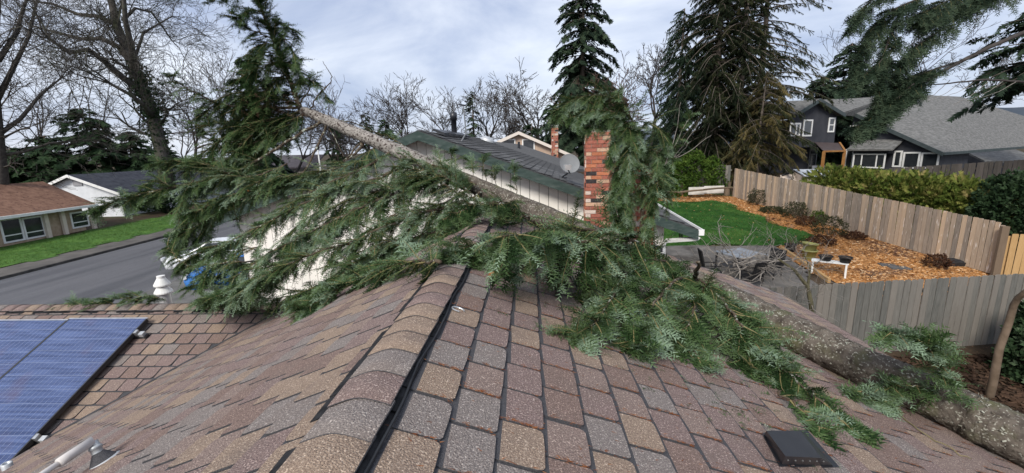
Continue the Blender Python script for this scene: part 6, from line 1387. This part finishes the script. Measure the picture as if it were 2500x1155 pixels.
fir_branch(a3((1265, 500, 4.4), (1225, 498, 4.2), (1180, 500, 4.0), (1130, 512, 3.85), (1080, 535, 3.7)), .014, .004, 2.0, .26, .8, .03, (.05, .65), floor=flL)
fir_branch(a3((1280, 545, 4.5), (1215, 545, 4.45), (1160, 560, 4.4), (1110, 575, 4.3)), .012, .004, 1.4, .3, .6, .03, (.1, .7), floor=flL)
# --- arching broken limb before the chimneys
fir_branch(a3((1562, 600, 5.9), (1568, 470, 5.95), (1562, 360, 6.0), (1530, 270, 6.0), (1470, 232, 5.95), (1400, 245, 5.9), (1355, 275, 5.85)), .035, .008, 2.2, .52, .85, .12, (.1, .8), label='arching limb hanging in front of the brick chimneys')
fir_branch(a3((1560, 340, 6.0), (1520, 290, 5.9), (1460, 268, 5.85), (1400, 285, 5.8)), .016, .004, 1.6, .4, .8, .05, (.15, .85))
fir_branch(a3((1565, 400, 5.95), (1545, 400, 5.85), (1525, 440, 5.8), (1512, 490, 5.75)), .016, .004, 1.4, .5, 1.0, .05, (.15, .85))
fir_branch(a3((1568, 470, 5.95), (1530, 480, 5.85), (1525, 530, 5.8), (1520, 590, 5.7)), .016, .004, 1.5, .5, 1.0, .05, (.1, .8))
fir_branch(a3((1566, 440, 5.95), (1600, 420, 5.9), (1625, 440, 5.85), (1630, 500, 5.8)), .014, .004, 1.4, .5, .9, .05, (.1, .8))
fir_branch(a3((1555, 320, 6.0), (1590, 300, 6.0), (1620, 330, 5.95), (1640, 380, 5.9)), .014, .004, 1.2, .5, .9, .05, (.1, .8))
for q_ in (((1560, 330, 6.0), (1540, 380, 5.85), (1525, 440, 5.75), (1520, 500, 5.7), (1530, 560, 5.65)), ((1540, 290, 6.0), (1490, 270, 5.9), (1440, 270, 5.85), (1390, 290, 5.8)), ((1570, 420, 5.95), (1590, 460, 5.8), (1590, 520, 5.7), (1570, 570, 5.65)), ((1550, 300, 6.0), (1540, 340, 5.85), (1530, 390, 5.8), (1525, 440, 5.75)), ((1560, 360, 6.0), (1600, 370, 5.9), (1610, 410, 5.8), (1600, 470, 5.75)), ((1548, 330, 6.0), (1518, 380, 5.9), (1504, 440, 5.85), (1500, 500, 5.8), (1506, 560, 5.75)), ((1535, 280, 6.0), (1495, 285, 5.95), (1455, 300, 5.9), (1425, 312, 5.85)), ((1550, 310, 6.0), (1515, 320, 5.9), (1495, 350, 5.85), (1488, 390, 5.8))):
    fir_branch(a3(*q_), .012, .004, 1.8, .34, .9, .03, (.1, .8))
fir_branch(a3((1575, 590, 5.9), (1595, 500, 5.9), (1612, 430, 5.9), (1640, 370, 5.9), (1665, 320, 5.9), (1690, 275, 5.9)), .016, .004, .35, .3, .4, .2, (.3, .9), bark=DTW)
for e_ in ((1705, 300), (1660, 250), (1685, 345), (1735, 330), (1620, 330)): fir_branch(a3((1625, 400, 5.9), ((1625 + e_[0]) / 2 + 8, (400 + e_[1]) / 2, 5.9), (*e_, 5.9)), .007, .002, fol=False, bark=DTW)
# --- right front mass on the right slope
def onRs(*ps): return [onR(*p) for p in ps]
fir_branch(onRs((1680, 665, .3), (1610, 635, .38), (1540, 650, .32), (1500, 720, .2), (1450, 790, .1), (1405, 812, .06)), .018, .005, 1.4, .32, .6, .03, (.2, .85), floor=flR)
fir_branch(onRs((1690, 675, .28), (1640, 690, .3), (1590, 750, .2), (1560, 810, .1), (1545, 845, .05)), .018, .005, 1.3, .30, .6, .03, (.15, .8), floor=flR)
fir_branch(onRs((1640, 640, .35), (1570, 600, .42), (1510, 620, .35), (1480, 670, .22)), .014, .004, 1.2, .30, .6, .03, (.3, .9), floor=flR)
fir_branch(onRs((1720, 690, .3), (1700, 740, .25), (1680, 790, .15), (1640, 830, .08)), .014, .004, 1.1, .30, .6, .03, (.1, .7), floor=flR)
fir_branch(onRs((1730, 690, .3), (1790, 770, .25), (1840, 830, .18), (1900, 890, .12), (1980, 960, .07), (2050, 1015, .04), (2098, 1046, .03)), .016, .004, 1.2, .32, .5, .03, (.1, .8), floor=flR)
fir_branch(onRs((1730, 700, .28), (1800, 770, .24), (1860, 830, .18), (1900, 880, .12), (1940, 925, .06)), .018, .005, 1.4, .34, .55, .03, (.1, .75), floor=flR)
fir_branch(onRs((1700, 680, .32), (1760, 730, .28), (1800, 800, .2), (1820, 860, .1), (1840, 900, .05)), .016, .004, 1.3, .32, .55, .03, (.15, .8), floor=flR)
fir_branch(onRs((1650, 660, .3), (1720, 700, .3), (1800, 750, .26), (1850, 790, .2)), .014, .004, .9, .24, .5, .03, (.1, .75), floor=flR)
fir_branch(onRs((1900, 960, .05), (1940, 985, .04), (1985, 1025, .03), (2005, 1060, .02)), .008, .003, .8, .16, .3, .05, (.1, .75), floor=flR)
fir_branch(onRs((1600, 800, .1), (1680, 850, .06), (1730, 890, .04)), .008, .003, .9, .18, .3, .05, (.1, .7), floor=flR)
# sprig standing on the near trunk
fir_branch([onR(2330, 960, .25), onR(2300, 900, .40), onR(2260, 850, .48), onR(2215, 825, .52), onR(2178, 812, .55)], .010, .003, 1.4, .2, .15, .05, (.25, .9))
fir_branch([onR(2300, 900, .40), onR(2250, 830, .55)], .006, .002, 1.3, .14, .1, .05, (.3, .9))
fir_branch([onR(2320, 940, .3), onR(2220, 945, .2), onR(2150, 955, .1), onR(2100, 960, .06)], .008, .003, 1.4, .2, .3, .05, (.3, 1.0), floor=flR)
fir_branch([onR(2160, 940, .14), onR(2130, 975, .05), onR(2160, 990, .04)], .006, .002, 1.4, .16, .3, .05, (.5, 1.0), floor=flR)
# snapped stubs and loose sticks
fir_branch(onRs((1690, 690, .25), (1700, 660, .42), (1706, 635, .52)), .022, .008, fol=False)
fir_branch(onRs((2160, 975, .02), (2230, 1040, .02), (2320, 1095, .02), (2370, 1120, .02)), .004, .002, fol=False, bark=TWIGG)
fir_branch(onRs((2170, 1010, .02), (2215, 985, .03)), .004, .002, fol=False, bark=TWIGG)
# dead brown clump at the break
n = 110; Oc = at(690, 262, 6.35) + rng.normal(0, 1, (n, 3)) * np.array([.22, .18, .09]); foliage('dead_needles', Oc, rdir(n), rdir(n), rng.uniform(.06, .14, n), rng.uniform(.2, .8, n), 'needle', LITT, fir)
# cones
CONE = mat('cone_brown', (.22, .085, .03), (.34, .14, .05), 30, .8, bump=.4)
for i, P in enumerate([onR(1211, 666, .05), onR(1515, 714, .12)] + [onW(690, 772, .03), onW(700, 766, .03)] + a3((910, 570, 4.5), (855, 595, 4.4), (1000, 560, 4.6), (600, 465, 5.5), (700, 520, 5.0))):
    MB().lathe(P, [(0, 0), (.012, .006), (.017, .022), (.015, .04), (.007, .058), (0, .062)], 9, axis=tuple(unit(rdir(1, -.6, .6)[0]))).build('cone', CONE, fir, True)

# overhanging fir limb at upper right, from a tree outside the frame
of = thing('overhanging_fir', 'fir limb hanging into the top right corner before the dark house', 'tree', (22, 8, -4.9))
_save = fir; fir = of
MB().tube([(19.5, 10.5, -4.9), (19.2, 10.8, 2), (18.8, 11, 9), (18.6, 11, 14)], [.35, .3, .22, .12], 10).build('trunk', BARKC, of, True)
FK = dict(mat_=FIRB, sl=(.13, .22), bark=BARKD, nps=5)
fir_branch(a3((2560, 60, 11), (2440, 105, 10.6), (2330, 160, 10.2), (2230, 215, 9.9), (2150, 270, 9.7), (2095, 318, 9.6)), .085, .012, .8, .55, .9, .55, (.1, 1.0), **FK)
fir_branch(a3((2440, 105, 10.6), (2340, 150, 10.3), (2250, 180, 10.1), (2170, 225, 10)), .05, .008, .6, .45, .8, .5, (.1, .9), **FK)
for q_, tl_, dn in ((((2520, -80, 10.8), (2420, -40, 10.5), (2320, 0, 10.2), (2230, 40, 10.0)), .85, 1.0), (((2480, -40, 10.7), (2390, 0, 10.4), (2310, 30, 10.2), (2240, 55, 10.1)), .8, 1.0), (((2260, -10, 10.1), (2190, 20, 10), (2140, 60, 9.9), (2110, 120, 9.8), (2085, 190, 9.7)), .5, 1.1),
                    (((2200, 30, 10), (2165, 110, 9.9), (2150, 190, 9.8), (2140, 260, 9.7), (2120, 325, 9.65)), .42, .75), (((2230, 205, 9.9), (2180, 250, 9.8), (2130, 295, 9.7), (2085, 308, 9.6)), .45, 1.0), (((2180, -20, 10), (2130, 0, 9.9), (2100, 30, 9.85), (2080, 70, 9.8)), .4, .9), (((2200, 90, 9.9), (2150, 150, 9.8), (2100, 190, 9.75), (2060, 215, 9.7)), .45, .9), (((2330, 60, 10.2), (2270, 90, 10.1), (2220, 130, 10), (2190, 180, 9.95)), .55, .9)):
    fir_branch(a3(*q_), .03, .006, dn, tl_, 1.0, .05, (.0, 1.0), **FK)
fir_branch(a3((2500, 200, 11), (2400, 195, 10.6), (2300, 205, 10.3), (2200, 208, 10)), .03, .006, fol=False, bark=BARKD)
for i in range(9):
    x = 2480 - i * 32; fir_branch(a3((x, 200 - i, 10.6), (x - 40, 222 + 4 * (i % 3), 10.4), (x - 90, 240 + 8 * (i % 3), 10.3)), .008, .003, fol=False, bark=DTW)
fir = _save
# fallen needles in the slots of the right slope
n = 9000; oi_ = rng.integers(0, len(tab_list), n * 6); O, D = [], []
cand = [t for t in tab_list if t[0] == 0 and t[4] > .02]
for i in range(n):
    M = cand[rng.integers(len(cand))][1]
    if rng.uniform() < .9: lx, ly = rng.beta(2.2, 1.2) * .168, -TABW / 2 + .004 + rng.normal(0, .004)
    else: lx, ly = rng.uniform(.02, .17), rng.uniform(-.09, .09)
    if rng.uniform() > .35 + .65 * (math.sin(M[0, 3] * 7 + M[1, 3] * 11) > .1): continue
    O.append(M[:3, 3] + M[:3, 0] * lx + M[:3, 1] * ly + M[:3, 2] * .010); D.append(M[:3, 0] * rng.uniform(.5, 1) * rng.choice([-1, 1]) + M[:3, 1] * rng.normal(0, .35))
n = len(O); O = np.array(O); D = unit(np.array([1, 0, 0])) * 0 + np.array(D); D /= np.linalg.norm(D, axis=1, keepdims=True); S_ = np.cross(D, NR); Ln = rng.uniform(.010, .024, n)[:, None]
V = np.stack([O - S_ * .0015, O + S_ * .0015, O + D * Ln + NR * .002], 1).reshape(-1, 3)
o = link('fallen_needles', npmesh('fallen_needles', V, np.arange(3 * n, dtype=np.int32).reshape(-1, 3), DEADN, attr=np.repeat(rng.uniform(.1, 1, n), 3))); tag(o, 'rust-brown fallen needles caught between the roof shingles', 'needles', kind='stuff')
n = 240; q_ = rng.uniform(0, 1, (n, 2)); P = np.array([onR(1250 + 800 * a + rng.normal(0, 40), 640 + 420 * a + rng.uniform(-60, 110), .014) for a, _b in q_]); D = rng.normal(size=(n, 3)); D -= (D @ NR)[:, None] * NR
o = foliage('roof_debris', P, D, np.repeat(NR[None], n, 0), rng.uniform(.02, .07, n), rng.uniform(.1, .9, n), 'needle', FIR); tag(o, 'loose green sprigs scattered on the shingles around the fallen boughs', 'debris', kind='stuff')
# lichen crumbs beside the vent
n = 90; P = np.array([onR(1868 + 45 * t + rng.normal(0, 4), 1040 + 85 * t, .012) for t in rng.uniform(0, 1, n)]); o = foliage('lichen_crumbs', P, rdir(n), rdir(n), rng.uniform(.008, .022, n), rng.uniform(.5, 1, n), 'leaf', LICH); tag(o, 'pale lichen crumbs along the left side of the black vent', 'lichen', kind='stuff')
# far wooded hill
hx = np.linspace(60, 420, 60); hz = 8 + 14 * np.exp(-((hx - 300) / 130) ** 2) + 1.2 * np.sin(hx * .09); V = np.concatenate([np.stack([hx, np.full(60, 260.), np.full(60, -6.)], -1), np.stack([hx, np.full(60, 300.), hz], -1), np.stack([hx, np.full(60, 420.), np.full(60, -6.)], -1)])
F = [[i, i + 1, 61 + i, 60 + i] for i in range(59)] + [[60 + i, 61 + i, 121 + i, 120 + i] for i in range(59)]
o = link('hill', npmesh('hill', V, F, mat('distant_wooded_hill', (.05, .065, .085), (.075, .09, .11), .05, .95, detail=8), smooth=True)); tag(o, kind='structure')
for o in list(bpy.data.objects):
    if '_w' in o: del o['_w']
